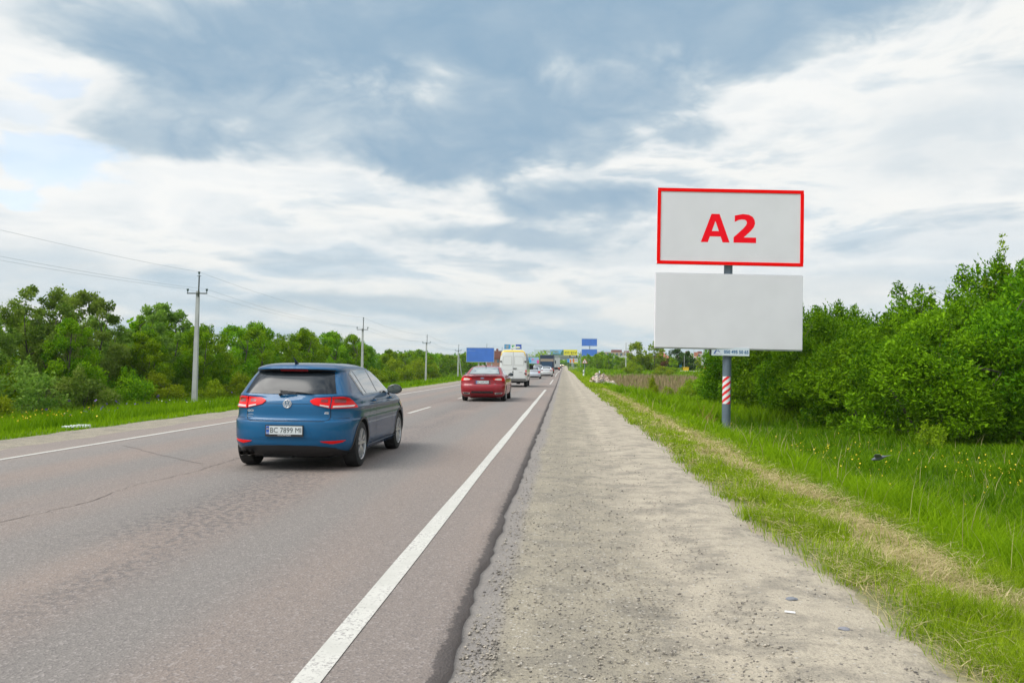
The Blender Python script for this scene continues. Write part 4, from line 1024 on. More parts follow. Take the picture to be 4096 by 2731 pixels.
for k, (nm, sag) in enumerate((('top wire strung over the tips of the utility poles', .75), ('left crossarm wire of the utility poles', .75), ('right crossarm wire of the utility poles', .85))):
    bm = bmesh.new(); pts = []
    for a, b_ in zip(ends, ends[1:]):
        a, b_ = Vector(a[k]), Vector(b_[k])
        for i in range(14):
            t = i / 14; p = a.lerp(b_, t); p.z -= sag * 4 * t * (1 - t) * .55; pts.append(p)
    pts.append(Vector(ends[-1][k])); tube(bm, pts, [.004 + .00004 * p.y for p in pts], 4)
    tag(bm_obj('overhead_wire', bm, M_WIRE), nm, 'wire', 'overhead wires on the left')
bm = bmesh.new(); pts = [(-17.0, 275, 9.2), (-6, 270, 8.6), (8, 262, 8.55), (19, 228, 8.5), (13, 170, 6.9)]
tube(bm, pts, .02, 4); tag(bm_obj('overhead_wire', bm, M_WIRE), 'thin wire crossing high above the road ahead of the traffic', 'wire')

# ------------------------------------------------------------------ distant buildings
def facade(e, x0, x1, y0, y1, z0, z1, m, floors, bays, win, gap=.25, name='wall'):
    bm = bmesh.new(); box(bm, x0, x1, y0, y1, z0, z1); bm_obj(name, bm, m, e)
    fh = (z1 - z0) / floors; bwid = (x1 - x0) / bays
    for f_ in range(floors):
        for b_ in range(bays):
            wx0 = x0 + bwid * (b_ + gap); wx1 = x0 + bwid * (b_ + 1 - gap)
            bm = bmesh.new(); box(bm, wx0, wx1, y0 - .06, y0 + .1, z0 + fh * (f_ + .35), z0 + fh * (f_ + .82)); bm_obj('window', bm, win, e)
M_WIN = mat('window_glass', (.10, .14, .18), .15); M_PINK = mat('pink_render', (.42, .26, .23), .9); M_CREAM = mat('cream_render', (.50, .46, .40), .9); M_TILE = mat('red_tile', (.33, .11, .07), .8); M_MAUVE = mat('mauve_tile', (.34, .22, .22), .8); M_BRICK = mat('dark_brick', (.20, .075, .06), .9)
e = empty('apartment_building', (0, 480, 0), 0, 'pale and brick striped apartment block below the lower blank billboard', 'building')
facade(e, 70, 96, 0, 14, 1, 10.6, M_CREAM, 3, 10, M_WIN); 
for x0 in (76, 84, 91):
    bm = bmesh.new(); box(bm, x0, x0 + 2.4, -.5, -.07, 1, 11.4); bm_obj('brick_bay', bm, mat('brick_bay', (.45, .17, .10), .9), e)
for x0 in (72, 79, 87, 93):
    bm = bmesh.new(); box(bm, x0, x0 + 2, 2, 6, 10.61, 12.); bm_obj('roof_box', bm, M_BRICK, e)
e = empty('house', (56.5, 470, 0), 0, 'house with a pointed red tiled roof left of the apartment block', 'building')
facade(e, -4.5, 4.5, 0, 9, 1, 7.4, M_CREAM, 2, 3, M_WIN)
bm = bmesh.new(); b4 = [bm.verts.new(p) for p in ((-5, -.6, 7.4), (5, -.6, 7.4), (5, 9.6, 7.4), (-5, 9.6, 7.4))]; ap = bm.verts.new((0, 4.5, 12)); 
for k in range(4): bm.faces.new((b4[k], b4[(k + 1) % 4], ap))
bm.faces.new(b4[::-1]); bm_obj('roof', bm, M_TILE, e)
e = empty('arched_roof_building', (66, 430, 0), 0, 'low building with a mauve roof and one arched gable across the field', 'building')
bm = bmesh.new(); box(bm, -7, 13, .5, 14, 1, 4.6); bm_obj('wall', bm, M_CREAM, e)
bm = bmesh.new(); 
for zq, yq in ((4.6, 0.), (8.4, 7.)): pass
v = [bm.verts.new(p) for p in ((-7.5, -.1, 4.6), (13.5, -.1, 4.6), (12, 7, 8.3), (-5, 7, 8.3), (-7.5, 14.5, 4.6), (13.5, 14.5, 4.6))]
for f_ in ((0, 1, 2, 3), (3, 2, 5, 4), (0, 3, 4), (1, 5, 2), (0, 4, 5, 1)): bm.faces.new([v[i] for i in f_])
bm_obj('roof', bm, M_MAUVE, e)
bm = bmesh.new(); arc = [(3 + 4 * math.cos(t), 3.6 + 3.4 * math.sin(t)) for t in [math.pi * k / 14 for k in range(15)]]
for (a, b_) in zip(arc, arc[1:]):
    p = [bm.verts.new(q) for q in ((a[0], -1.2, a[1]), (b_[0], -1.2, b_[1]), (b_[0], 4, b_[1]), (a[0], 4, a[1]))]; bm.faces.new(p)
    q = [bm.verts.new(z_) for z_ in ((a[0], -1.2, a[1]), (b_[0], -1.2, b_[1]), (3 + (b_[0] - 3) * .8, -1.2, 3.6 + (b_[1] - 3.6) * .8), (3 + (a[0] - 3) * .8, -1.2, 3.6 + (a[1] - 3.6) * .8))]; bm.faces.new(q)
bm_obj('arch', bm, mat('arch_red', (.36, .17, .14), .8), e)
e = empty('apartment_building', (0, 560, 0), 0, 'brown and tan block on the skyline right of the stacked blue billboards', 'building')
facade(e, 20, 47, 0, 12, 2, 12.6, mat('tan_render', (.36, .30, .21), .9), 3, 9, M_WIN)
bm = bmesh.new(); box(bm, 33, 40, 2, 9, 12.61, 14.2); box(bm, 42, 45, 2, 9, 12.61, 13.6); bm_obj('roof_box', bm, M_BRICK, e)
e = empty('brick_building', (-24.6, 300, 0), 0, 'dark red brick building between the blue billboard and the white van', 'building')
facade(e, -4.0, 3.0, 0, 10, 0, 4.6, mat('pale_red_brick', (.34, .17, .13), .9), 2, 4, M_WIN)
bm = bmesh.new(); box(bm, -4.3, 3.3, -.3, 10.3, 4.61, 7.5); bm_obj('upper_storey', bm, M_BRICK, e); bm = bmesh.new(); box(bm, -.6, .2, 2, 3, 7.51, 8.3); bm_obj('chimney', bm, M_BRICK, e)
# grey roadside shed with orange posts
e = empty('roadside_shed', (23.6, 120, ground_z(23.6, 120)), 0, 'grey flat roofed roadside shed with dark slatted front behind the billboard pole', 'building'); z = -e.location.z
bm = bmesh.new(); box(bm, -2.0, 6, 0, 5, -.3, 2.05 + z); bm_obj('wall', bm, mat('shed_dark', (.045, .055, .05), .5), e)
bm = bmesh.new(); box(bm, -2.6, 6.4, -.6, 5.4, 2.06 + z, 3.25 + z); bm_obj('fascia', bm, mat('shed_grey', (.30, .32, .30), .7, var=.1, vscale=1.), e)
bm = bmesh.new()
for k in range(14): box(bm, -1.9 + k * .5, -1.86 + k * .5, -.06, -.01, .1, 2.0 + z)
box(bm, -1.95, 5.9, -.09, -.061, 1.55 + z, 1.62 + z); bm_obj('slats', bm, mat('slat_grey', (.17, .2, .19), .6), e)
M_OR = mat('orange_steel', (.75, .10, .012), .6)
for x, h, lb in ((20.35, 2.5, 'shorter orange post left of the grey shed'), (21.3, 3.6, 'taller orange post at the corner of the grey shed')):
    e = empty('orange_post', (x, 118, ground_z(x, 118)), 0, lb, 'post'); bm = bmesh.new(); box(bm, -.09, .09, -.09, .09, -.2, h); bm_obj('shaft', bm, M_OR, e)
    bm = bmesh.new(); box(bm, -.13, .13, -.13, .13, h + .002, h + .06); bm_obj('cap', bm, M_DARK, e)
e = empty('sign_board', (20.85, 121, ground_z(20.85, 121)), 0, 'small white hanging sign between the two orange posts', 'sign'); bm = bmesh.new(); box(bm, -.4, .4, 0, .1, 2.6, 3.2); bm_obj('panel', bm, M_WHITE, e); posts(e, [(0, .15, -.2, 3.1, .05)], M_GREYP, 'post')
e = empty('grit_box', (25.6, 172, ground_z(25.6, 172)), 0, 'yellow box beside the lamp post across the field', 'box'); bm = bmesh.new(); box(bm, -.55, .55, -.4, .4, 0, .9); bm_obj('bin', bm, mat('grit_yellow', (.72, .45, .01), .6), e); bm = bmesh.new(); box(bm, -.6, .6, -.45, .45, .902, 1.02); bm_obj('lid', bm, mat('grit_yellow', (.72, .45, .01), .6), e)
e = empty('sign_board', (25.1, 176, ground_z(25.1, 176)), 0, 'small blue sign on a thin stake left of the yellow box', 'sign'); bm = bmesh.new(); box(bm, -.25, .25, 0, .06, 1.1, 2.0); bm_obj('panel', bm, M_LB, e); posts(e, [(0, .1, -.2, 1.9, .03)], M_GREYP, 'stake')
e = bm_obj('low_wall', (lambda b: (box(b, -4.6, 4.2, -.15, .15, -.2, .45), b)[1])(bmesh.new()), M_CREAM); e.location = (24.2, 168, ground_z(24.2, 168)); tag(e, 'low pale wall at the far edge of the field', 'wall')

# ------------------------------------------------------------------ rubble heap
rr = random.Random(3)
M_RUB = [mat('rubble_pale', (.60, .52, .43), .95, var=.25, vscale=4, bump=.4), mat('rubble_pink', (.50, .36, .29), .95, var=.25, vscale=4, bump=.4), mat('rubble_grey', (.30, .28, .25), .95, var=.25, vscale=4)]
bm = bmesh.new()
def chunk(x, y, z_, s, mi):
    k = len(bm.verts); v = box(bm, -s, s, -s * rr.uniform(.5, 1), s * .7, -s * rr.uniform(.2, .5), s * rr.uniform(.2, .5), mi)
    M_ = Matrix.Translation((x, y, z_)) @ Euler((rr.uniform(-.6, .6), rr.uniform(-.6, .6), rr.uniform(0, 6.28))).to_matrix().to_4x4()
    for q in v: q.co = M_ @ (q.co + Vector((rr.gauss(0, s * .12), rr.gauss(0, s * .12), rr.gauss(0, s * .12))))
for i in range(900):
    t = rr.random(); hx = rr.choice([(3.05, .55, 1.05), (3.6, .7, .95), (4.5, .7, .62), (5.3, .6, .5), (5.9, .5, .4)])
    a = rr.uniform(0, 6.28); k = abs(rr.gauss(0, .6)); x = hx[0] + hx[1] * k * math.cos(a); y = 73.5 + .8 * k * math.sin(a)
    zz_ = ground_z(x, y) + hx[2] * max(0, 1 - k * .6) * rr.uniform(.5, 1.05); chunk(x, y, zz_ + .02, rr.choice([.05, .08, .1, .13, .17]), rr.choice([0, 0, 1, 1, 2]))
o = bm_obj('rubble_heap', bm, M_RUB); tag(o, 'heap of pale broken concrete and rubble at the edge of the right shoulder', 'rubble', kind='stuff')
# small litter and stones
o = bm_obj('litter', (lambda b: (box(b, -.42, -.05, -.1, .12, 0, .035), box(b, -.02, .38, -.08, .1, .004, .07), box(b, -.2, .2, -.03, .05, .036, .06), b)[3])(bmesh.new()), M_WHITE); o.location = (-10.95, 17.7, ground_z(-10.95, 17.7) + .04); o.rotation_euler = (0, 0, .25); o.scale = (.7, .8, .8)
tag(o, 'crumpled white litter lying on the grass edge left of the road', 'litter')
def rock(x, y, s, c, lb, name='stone', cat='stone'):
    bm = bmesh.new(); bmesh.ops.create_icosphere(bm, subdivisions=2, radius=s)
    for v in bm.verts: v.co = Vector((v.co.x * 1.3, v.co.y * .9, v.co.z * .4)) * rr.uniform(.8, 1.2)
    o = bm_obj(name, bm, mat(name + str(c[0]), c, .9)); o.location = (x, y, road_z(y) - .04 + s * .25); tag(o, lb, cat)
rock(1.45, 5.27, .03, (.17, .18, .2), 'flat dark stone on the pale gravel nearest the grass edge'); rock(1.58, 4.7, .026, (.2, .2, .22), 'small grey stone below the flat dark stone on the gravel')
rock(-1.75, 5.0, .02, (.4, .3, .22), 'tiny tan pebble on the asphalt', 'pebble', 'pebble') if False else None
bm = bmesh.new(); tube(bm, [(-.03, 0, 0), (.03, .004, 0)], .006, 8); o = bm_obj('cigarette_end', bm, M_WHITE); o.location = (1.36, 4.98, -.03); o.rotation_euler = (0, 0, -.4); tag(o, 'white cigarette end lying on the gravel shoulder', 'cigarette end')
# small grey bird flying low over the tall grass
bm = bmesh.new()
lathe(bm, [(-.10, .004), (-.07, .016), (-.02, .030), (.03, .032), (.06, .022), (.075, .020), (.09, .017), (.102, .006), (.115, .001)], 12, 'X')
o = bm_obj('bird', bm, mat('bird_grey', (.12, .13, .15), .8), smooth=50); o.location = (4.5, 11.9, ground_z(4.5, 11.9) + .62); o.rotation_euler = (R(8), R(18), R(160)); tag(o, 'small grey bird flying low over the tall grass on the right', 'bird')
for sgn_ in (1, -1):
    bm = bmesh.new(); W_ = [(.05, .02, .01), (.06, .09, .05), (.03, .17, .055), (-.02, .19, .04), (-.03, .11, .035), (-.04, .02, .005)]
    up_ = [bm.verts.new((a, sgn_ * b_, c)) for a, b_, c in W_]; dn = [bm.verts.new((a, sgn_ * b_, c - .006)) for a, b_, c in W_]
    bm.faces.new(up_); bm.faces.new(dn[::-1])
    for k in range(6): bm.faces.new((up_[k], up_[(k + 1) % 6], dn[(k + 1) % 6], dn[k]))
    bm_obj('wing', bm, mat('wing_grey', (.16, .16, .17), .8), o)
bm = bmesh.new(); v = [bm.verts.new(p) for p in ((-.08, -.012, 0), (-.08, .012, 0), (-.17, .03, -.005), (-.17, -.03, -.005), (-.08, 0, .01))]
bm.faces.new((v[0], v[1], v[2], v[3])); bm.faces.new((v[4], v[1], v[2])); bm.faces.new((v[4], v[2], v[3])); bm.faces.new((v[4], v[3], v[0])); bm_obj('tail', bm, mat('wing_grey'), o)

# ------------------------------------------------------------------ vehicles
def paint(name, c, flake=0., rough=.32):
    if name in MATS: return MATS[name]
    m = mat(name, c, rough, flake, coat=.7, spec=.3); return m
M_TYRE = mat('tyre_rubber', (.018, .018, .018), .85, bump=.2, bscale=60)
M_BLACK = mat('black_plastic', (.02, .02, .022), .55)
M_GLOSSB = mat('gloss_black', (.012, .012, .014), .12, coat=.6)
M_GAP = mat('panel_gap', (.006, .007, .01), .8)
M_GLASS = mat('car_glass', (.018, .022, .026), .03, coat=.6, spec=.6)
M_GLASS2 = mat('side_glass', (.05, .06, .065), .04, coat=1., spec=1.)
M_ALLOY = mat('alloy', (.50, .51, .52), .28, .85)
M_CHROME = mat('chrome', (.75, .75, .76), .12, 1.)
M_LAMP = mat('red_lamp', (.74, .003, .004), .35, coat=.0, spec=.3)
M_LAMPD = mat('dark_red_lamp', (.22, .006, .010), .2, coat=1.)
M_LAMPW = mat('clear_lamp', (.62, .50, .48), .12, coat=1.)
M_PLATE = mat('number_plate', (.62, .66, .66), .45)
M_INK = mat('plate_ink', (.02, .03, .03), .5)
M_PBLUE = mat('plate_blue', (.01, .09, .42), .5); M_PYEL = mat('plate_yellow', (.75, .55, .03), .5)
M_UNDER = mat('underbody', (.008, .008, .009), .9)

class Hull:
    """car body as stacked rounded plan outlines; rows (z, y_rear, y_front, half_width, n, Lr, Lf)"""
    def __init__(s, rows, sub=4):
        s.rows = rows; R_ = np.array(rows, float); out = []
        n = len(R_)
        for i in range(n - 1):
            p0, p1, p2, p3 = R_[max(i - 1, 0)], R_[i], R_[i + 1], R_[min(i + 2, n - 1)]
            for k in range(sub):
                t = k / sub
                # monotone-limited hermite
                m1, m2 = (p2 - p0) / 2, (p3 - p1) / 2; d = p2 - p1
                lim = 2.2 * np.abs(d); m1 = np.clip(m1, -lim, lim); m2 = np.clip(m2, -lim, lim)
                m1 = np.where(m1 * d < 0, 0, m1); m2 = np.where(m2 * d < 0, 0, m2)
                h = (2 * t ** 3 - 3 * t ** 2 + 1) * p1 + (t ** 3 - 2 * t ** 2 + t) * m1 + (-2 * t ** 3 + 3 * t ** 2) * p2 + (t ** 3 - t ** 2) * m2
                out.append(h)
        out.append(R_[-1]); s.T = np.array(out)
    def at(s, z):
        T = s.T; return [np.interp(z, T[:, 0], T[:, j]) for j in range(1, 7)]
    def rear(s, x, z):
        yr, yf, w, n, Lr, Lf = s.at(z); q = min(abs(x) / w, .9995); return yr + Lr * (1 - (1 - q ** n) ** (1 / n))
    def front(s, x, z):
        yr, yf, w, n, Lr, Lf = s.at(z); q = min(abs(x) / w, .9995); return yf - Lf * (1 - (1 - q ** n) ** (1 / n))
    def side(s, y, z):
        yr, yf, w, n, Lr, Lf = s.at(z)
        if y < yr + Lr: q = 1 - max(0, min(1, (y - yr) / Lr)); return w * (1 - q ** n) ** (1 / n)
        if y > yf - Lf: q = 1 - max(0, min(1, (yf - y) / Lf)); return w * (1 - q ** n) ** (1 / n)
        return w
    def P(s, mode, a, z, off=0.):
        """mode 'rear'/'front' (a = x) or 'L'/'R' side (a = y)"""
        if mode == 'rear': f = lambda a, z: Vector((a, s.rear(a, z), z)); o = Vector((0, -1, 0))
        elif mode == 'front': f = lambda a, z: Vector((a, s.front(a, z), z)); o = Vector((0, 1, 0))
        else:
            sg = 1 if mode == 'R' else -1; f = lambda a, z: Vector((sg * s.side(a, z), a, z)); o = Vector((sg, 0, 0))
        p = f(a, z)
        if off:
            e = .006; da = f(a + e, z) - f(a - e, z); dz = f(a, z + e) - f(a, z - e); nn = da.cross(dz)
            if nn.length > 1e-9:
                nn.normalize()
                if nn.dot(o) < 0: nn = -nn
                p = p + nn * off
        return p
    def mesh(s, nc=14, ns=16):
        bm = bmesh.new(); rings = []
        for row in s.T[:-1]:
            z, yr, yf, w, n, Lr, Lf = row; half = []
            th = [math.pi / 2 * k / nc for k in range(nc + 1)]
            for t in th: half.append((w * math.sin(t) ** (2 / n), yr + Lr * (1 - math.cos(t) ** (2 / n)) if t < math.pi / 2 else yr + Lr))
            y0, y1 = yr + Lr, yf - Lf
            for k in range(1, ns): half.append((w, y0 + (y1 - y0) * k / ns))
            for t in th[::-1]: half.append((w * math.sin(t) ** (2 / n), yf - Lf * (1 - math.cos(t) ** (2 / n)) if t < math.pi / 2 else yf - Lf))
            ring = [bm.verts.new((x, y, z)) for x, y in half]
            ring += [bm.verts.new((-x, y, z)) for x, y in half[-2:0:-1]]
            rings.append(ring)
        N_ = len(rings[0])
        for r0, r1 in zip(rings, rings[1:]):
            for k in range(N_): bm.faces.new((r0[k], r0[(k + 1) % N_], r1[(k + 1) % N_], r1[k]))
        bm.faces.new(rings[0][::-1])
        z, yr, yf = s.T[-1][:3]; ap = bm.verts.new((0, (yr + yf) / 2, z))
        for k in range(N_): bm.faces.new((rings[-1][k], rings[-1][(k + 1) % N_], ap))
        bmesh.ops.recalc_face_normals(bm, faces=bm.faces)
        return bm
    def patch(s, name, mode, lo, hi, m, parent, off=.004, nu=10, nv=5, skirt=.012, smooth=40):
        """skin panel between two polylines (a, z) lying on the body"""
        def res(pl_, t):
            L = [0.]
            for a, b_ in zip(pl_, pl_[1:]): L.append(L[-1] + math.dist(a, b_))
            d = t * L[-1]
            for i in range(len(pl_) - 1):
                if d <= L[i + 1] + 1e-9:
                    f_ = (d - L[i]) / max(1e-9, L[i + 1] - L[i]); return (pl_[i][0] + (pl_[i + 1][0] - pl_[i][0]) * f_, pl_[i][1] + (pl_[i + 1][1] - pl_[i][1]) * f_)
            return pl_[-1]
        bm = bmesh.new(); g = []
        def pt(i, j, o_):
            a, b_ = res(lo, i / nu), res(hi, i / nu); t = j / nv
            return s.P(mode, a[0] + (b_[0] - a[0]) * t, a[1] + (b_[1] - a[1]) * t, o_)
        g = [[bm.verts.new(pt(i, j, off)) for i in range(nu + 1)] for j in range(nv + 1)]
        for j in range(nv):
            for i in range(nu): bm.faces.new((g[j][i], g[j][i + 1], g[j + 1][i + 1], g[j + 1][i]))
        loop = [(i, 0) for i in range(nu)] + [(nu, j) for j in range(nv)] + [(i, nv) for i in range(nu, 0, -1)] + [(0, j) for j in range(nv, 0, -1)]
        sk = [bm.verts.new(pt(i, j, off - skirt)) for i, j in loop]
        for k in range(len(loop)):
            a, b_ = loop[k], loop[(k + 1) % len(loop)]
            bm.faces.new((g[a[1]][a[0]], g[b_[1]][b_[0]], sk[(k + 1) % len(loop)], sk[k]))
        bmesh.ops.recalc_face_normals(bm, faces=bm.faces)
        c = sum((v.co for v in g[nv // 2]), Vector()) / (nu + 1)
        f_ = g[0][0].link_faces[0]
        outward = s.P(mode, *res(lo, .5), .1) - s.P(mode, *res(lo, .5), 0)
        mid = g[nv // 2][nu // 2].link_faces[0]
        if mid.normal.dot(outward) < 0: bmesh.ops.reverse_faces(bm, faces=bm.faces)
        return bm_obj(name, bm, m, parent, smooth=smooth)
    def ribbon(s, name, lines, m, parent, w=.007, off=.0015, step=.05):
        bm = bmesh.new()
        for mode, pts, *rest in lines:
            ww = rest[0] if rest else w; fine = [pts[0]]
            for a, b_ in zip(pts, pts[1:]):
                n = max(1, int(math.dist(a, b_) / step))
                for i in range(1, n + 1): fine.append((a[0] + (b_[0] - a[0]) * i / n, a[1] + (b_[1] - a[1]) * i / n))
            pr = None
            for i, p in enumerate(fine):
                a, b_ = fine[max(0, i - 1)], fine[min(len(fine) - 1, i + 1)]
                d = (b_[0] - a[0], b_[1] - a[1]); l = math.hypot(*d) or 1; nx, nz = -d[1] / l * ww / 2, d[0] / l * ww / 2
                cur = (bm.verts.new(s.P(mode, p[0] + nx, p[1] + nz, off)), bm.verts.new(s.P(mode, p[0] - nx, p[1] - nz, off)))
                if pr: bm.faces.new((pr[0], pr[1], cur[1], cur[0]))
                pr = cur
        bmesh.ops.recalc_face_normals(bm, faces=bm.faces)
        return bm_obj(name, bm, m, parent)

def cut_arches(o, wheels, r, half, xin=.5):
    bm = bmesh.new()
    for y in wheels:
        for sg in (-1, 1):
            rg = []
            for x in (sg * xin, sg * (half + .3)):
                rg.append([bm.verts.new((x, y + r * math.cos(t), .31 + (r * math.sin(t) if math.sin(t) > 0 else r * 1.6 * math.sin(t)))) for t in [2 * math.pi * k / 40 for k in range(40)]])
            for k in range(40): bm.faces.new((rg[0][k], rg[0][(k + 1) % 40], rg[1][(k + 1) % 40], rg[1][k]))
            bm.faces.new(rg[0][::-1]); bm.faces.new(rg[1])
    bmesh.ops.recalc_face_normals(bm, faces=bm.faces)
    me = bpy.data.meshes.new('cut'); bm.to_mesh(me); bm.free(); me.materials.append(M_UNDER)
    c = bpy.data.objects.new('cut', me); COL.objects.link(c); c.parent = o.parent
    md = o.modifiers.new('b', 'BOOLEAN'); md.object = c; md.operation = 'DIFFERENCE'; md.solver = 'EXACT'; md.material_mode = 'TRANSFER'
    dg = bpy.context.evaluated_depsgraph_get(); dg.update()
    nm = bpy.data.meshes.new_from_object(o.evaluated_get(dg)); o.modifiers.clear(); o.data = nm
    bpy.data.objects.remove(c)
    nm.polygons.foreach_set('use_smooth', [True] * len(nm.polygons)); nm.set_sharp_from_angle(angle=R(38))

def wheel(parent, x, y, r, w, spokes=5, detail=True, steel=False, rim_m=None, side=1):
    e = empty('wheel', (x, y, r)); e.parent = parent
    if side < 0: e.rotation_euler = (0, 0, math.pi)
    hw = w / 2; ri = r * .70
    bm = bmesh.new()
    lathe(bm, [(-hw, ri), (-hw * .98, r * .90), (-hw * .86, r * .975), (-hw * .5, r), (hw * .5, r), (hw * .86, r * .975), (hw * .98, r * .90), (hw, ri), (hw * .8, ri * .96), (-hw * .8, ri * .96)], 40 if detail else 20, 'X', closed=True)
    bm_obj('tyre', bm, M_TYRE, e, smooth=35)
    m = rim_m or M_ALLOY
    bm = bmesh.new()
    lathe(bm, [(hw * .93, ri * 1.0), (hw * .99, ri * .97), (hw * .93, ri * .93), (hw * .1, ri * .88), (-hw * .5, ri * .86), (-hw * .5, ri * .93), (hw * .5, ri * .97)], 40 if detail else 20, 'X', closed=True)
    if steel: lathe(bm, [(hw * .35, ri * .9), (hw * .55, ri * .7), (hw * .4, ri * .4), (hw * .6, ri * .25), (hw * .62, .001)], 20, 'X')
    else:
        lathe(bm, [(hw * .45, ri * .20), (hw * .80, ri * .19), (hw * .84, ri * .10), (hw * .84, .001)], 16, 'X')
        for k in range(spokes):
            for dt in ((-.17, .17) if detail else (0,)):
                t = 2 * math.pi * k / spokes + .3
                wd0, wd1 = (ri * .085, ri * .07) if detail else (ri * .16, ri * .12)
                c0 = Vector((0, math.cos(t + dt * .55), math.sin(t + dt * .55))) * ri * .15; c1 = Vector((0, math.cos(t + dt * 1.4), math.sin(t + dt * 1.4))) * ri * .95
                d = (c1 - c0).normalized(); sd_ = Vector((0, -d.z, d.y)); vs = []
                for c, wd, xf, xb in ((c0, wd0, hw * .80, hw * .45), (c1, wd1, hw * .93, hw * .5)):
                    for sg in (-1, 1):
                        vs.append(bm.verts.new(c + sd_ * wd * sg + Vector((xf, 0, 0)))); vs.append(bm.verts.new(c + sd_ * wd * 1.25 * sg + Vector((xb, 0, 0))))
                a, b_, c_, d_, e_, f_, g_, h_ = vs
                for q in ((a, c_, g_, e_), (a, e_, f_, b_), (c_, d_, h_, g_), (b_, f_, h_, d_)): bm.faces.new(q)
    bmesh.ops.recalc_face_normals(bm, faces=bm.faces); bm_obj('rim', bm, m, e, smooth=35)
    bm = bmesh.new(); lathe(bm, [(-hw * .1, .001), (-hw * .1, ri * .87), (hw * .05, ri * .87), (hw * .05, .001)], 24, 'X'); bmesh.ops.recalc_face_normals(bm, faces=bm.faces); bm_obj('brake_disc', bm, M_UNDER if not detail else mat('brake_steel', (.04, .04, .042), .6), e, smooth=35)
    return e
def plate(parent, x, y, z, txt, w=.52, h=.115, tilt=0., size=.098, frame=True, fine=True):
    e = empty('number_plate', (x, y, z)); e.parent = parent; e.rotation_euler = (tilt, 0, 0)
    bm = bmesh.new(); box(bm, -w / 2 - .012, w / 2 + .012, 0, .015, -h / 2 - .03, h / 2 + .012); bm_obj('plate_holder', bm, M_BLACK, e)
    bm = bmesh.new(); box(bm, -w / 2, w / 2, -.004, .0, -h / 2, h / 2); bm_obj('plate', bm, M_PLATE, e)
    flat('blue_band', [rect(-w / 2 + .002, -w / 2 + .042, -h / 2 + .002, h / 2 - .002)], M_PBLUE, e, -.0052)
    if fine:
        flat('flag', [rect(-w / 2 + .008, -w / 2 + .036, .012, .022)], M_PYEL, e, -.0062)
        text('UA', .028, (-w / 2 + .022, -.0064, -.035), M_WHITE, e)
    text(txt, size, (.022, -.0055, 0), M_INK, e, 'plate_number', xs_=.9)
    return e

def side_windows(H_, e, panes, trim, mode, glass=None, off=.006):
    H_.patch('window_trim', mode, trim[0], trim[1], M_GLOSSB, e, .0035, 18, 5)
    for lo, hi in panes: H_.patch('side_window', mode, lo, hi, glass or M_GLASS2, e, off, 10, 5, .008)

def mirror(e, x, y, z, m, sg, glass=True, s=1.):
    r_ = empty('wing_mirror', (x, y, z)); r_.parent = e; r_.scale = (sg * s, s, s)
    bm = bmesh.new(); bmesh.ops.create_uvsphere(bm, u_segments=16, v_segments=10, radius=1)
    for v in bm.verts:
        c = v.co; c.y = c.y * (.10 if c.y > 0 else .03); c.x = c.x * .115 + .09; c.z = c.z * (.082 if c.z > 0 else .065) * (1 - .18 * (c.x - .09) / .11 * 0) 
    bm_obj('mirror_housing', bm, m, r_, smooth=60)
    bm = bmesh.new(); n = 20; rg = []
    for k in range(n): t = 2 * math.pi * k / n; rg.append(bm.verts.new((.09 + .098 * math.cos(t), -.033, (.07 if math.sin(t) > 0 else .053) * math.sin(t))))
    bm.faces.new(rg); bmesh.ops.recalc_face_normals(bm, faces=bm.faces); bm_obj('mirror_glass', bm, mat('mirror_glass', (.16, .19, .18), .08, .9), r_)
    bm = bmesh.new(); tube(bm, [(-.08, .03, -.10), (.0, .02, -.055)], [.03, .022], 8); bm_obj('mirror_arm', bm, M_BLACK, r_, smooth=40)
    return r_

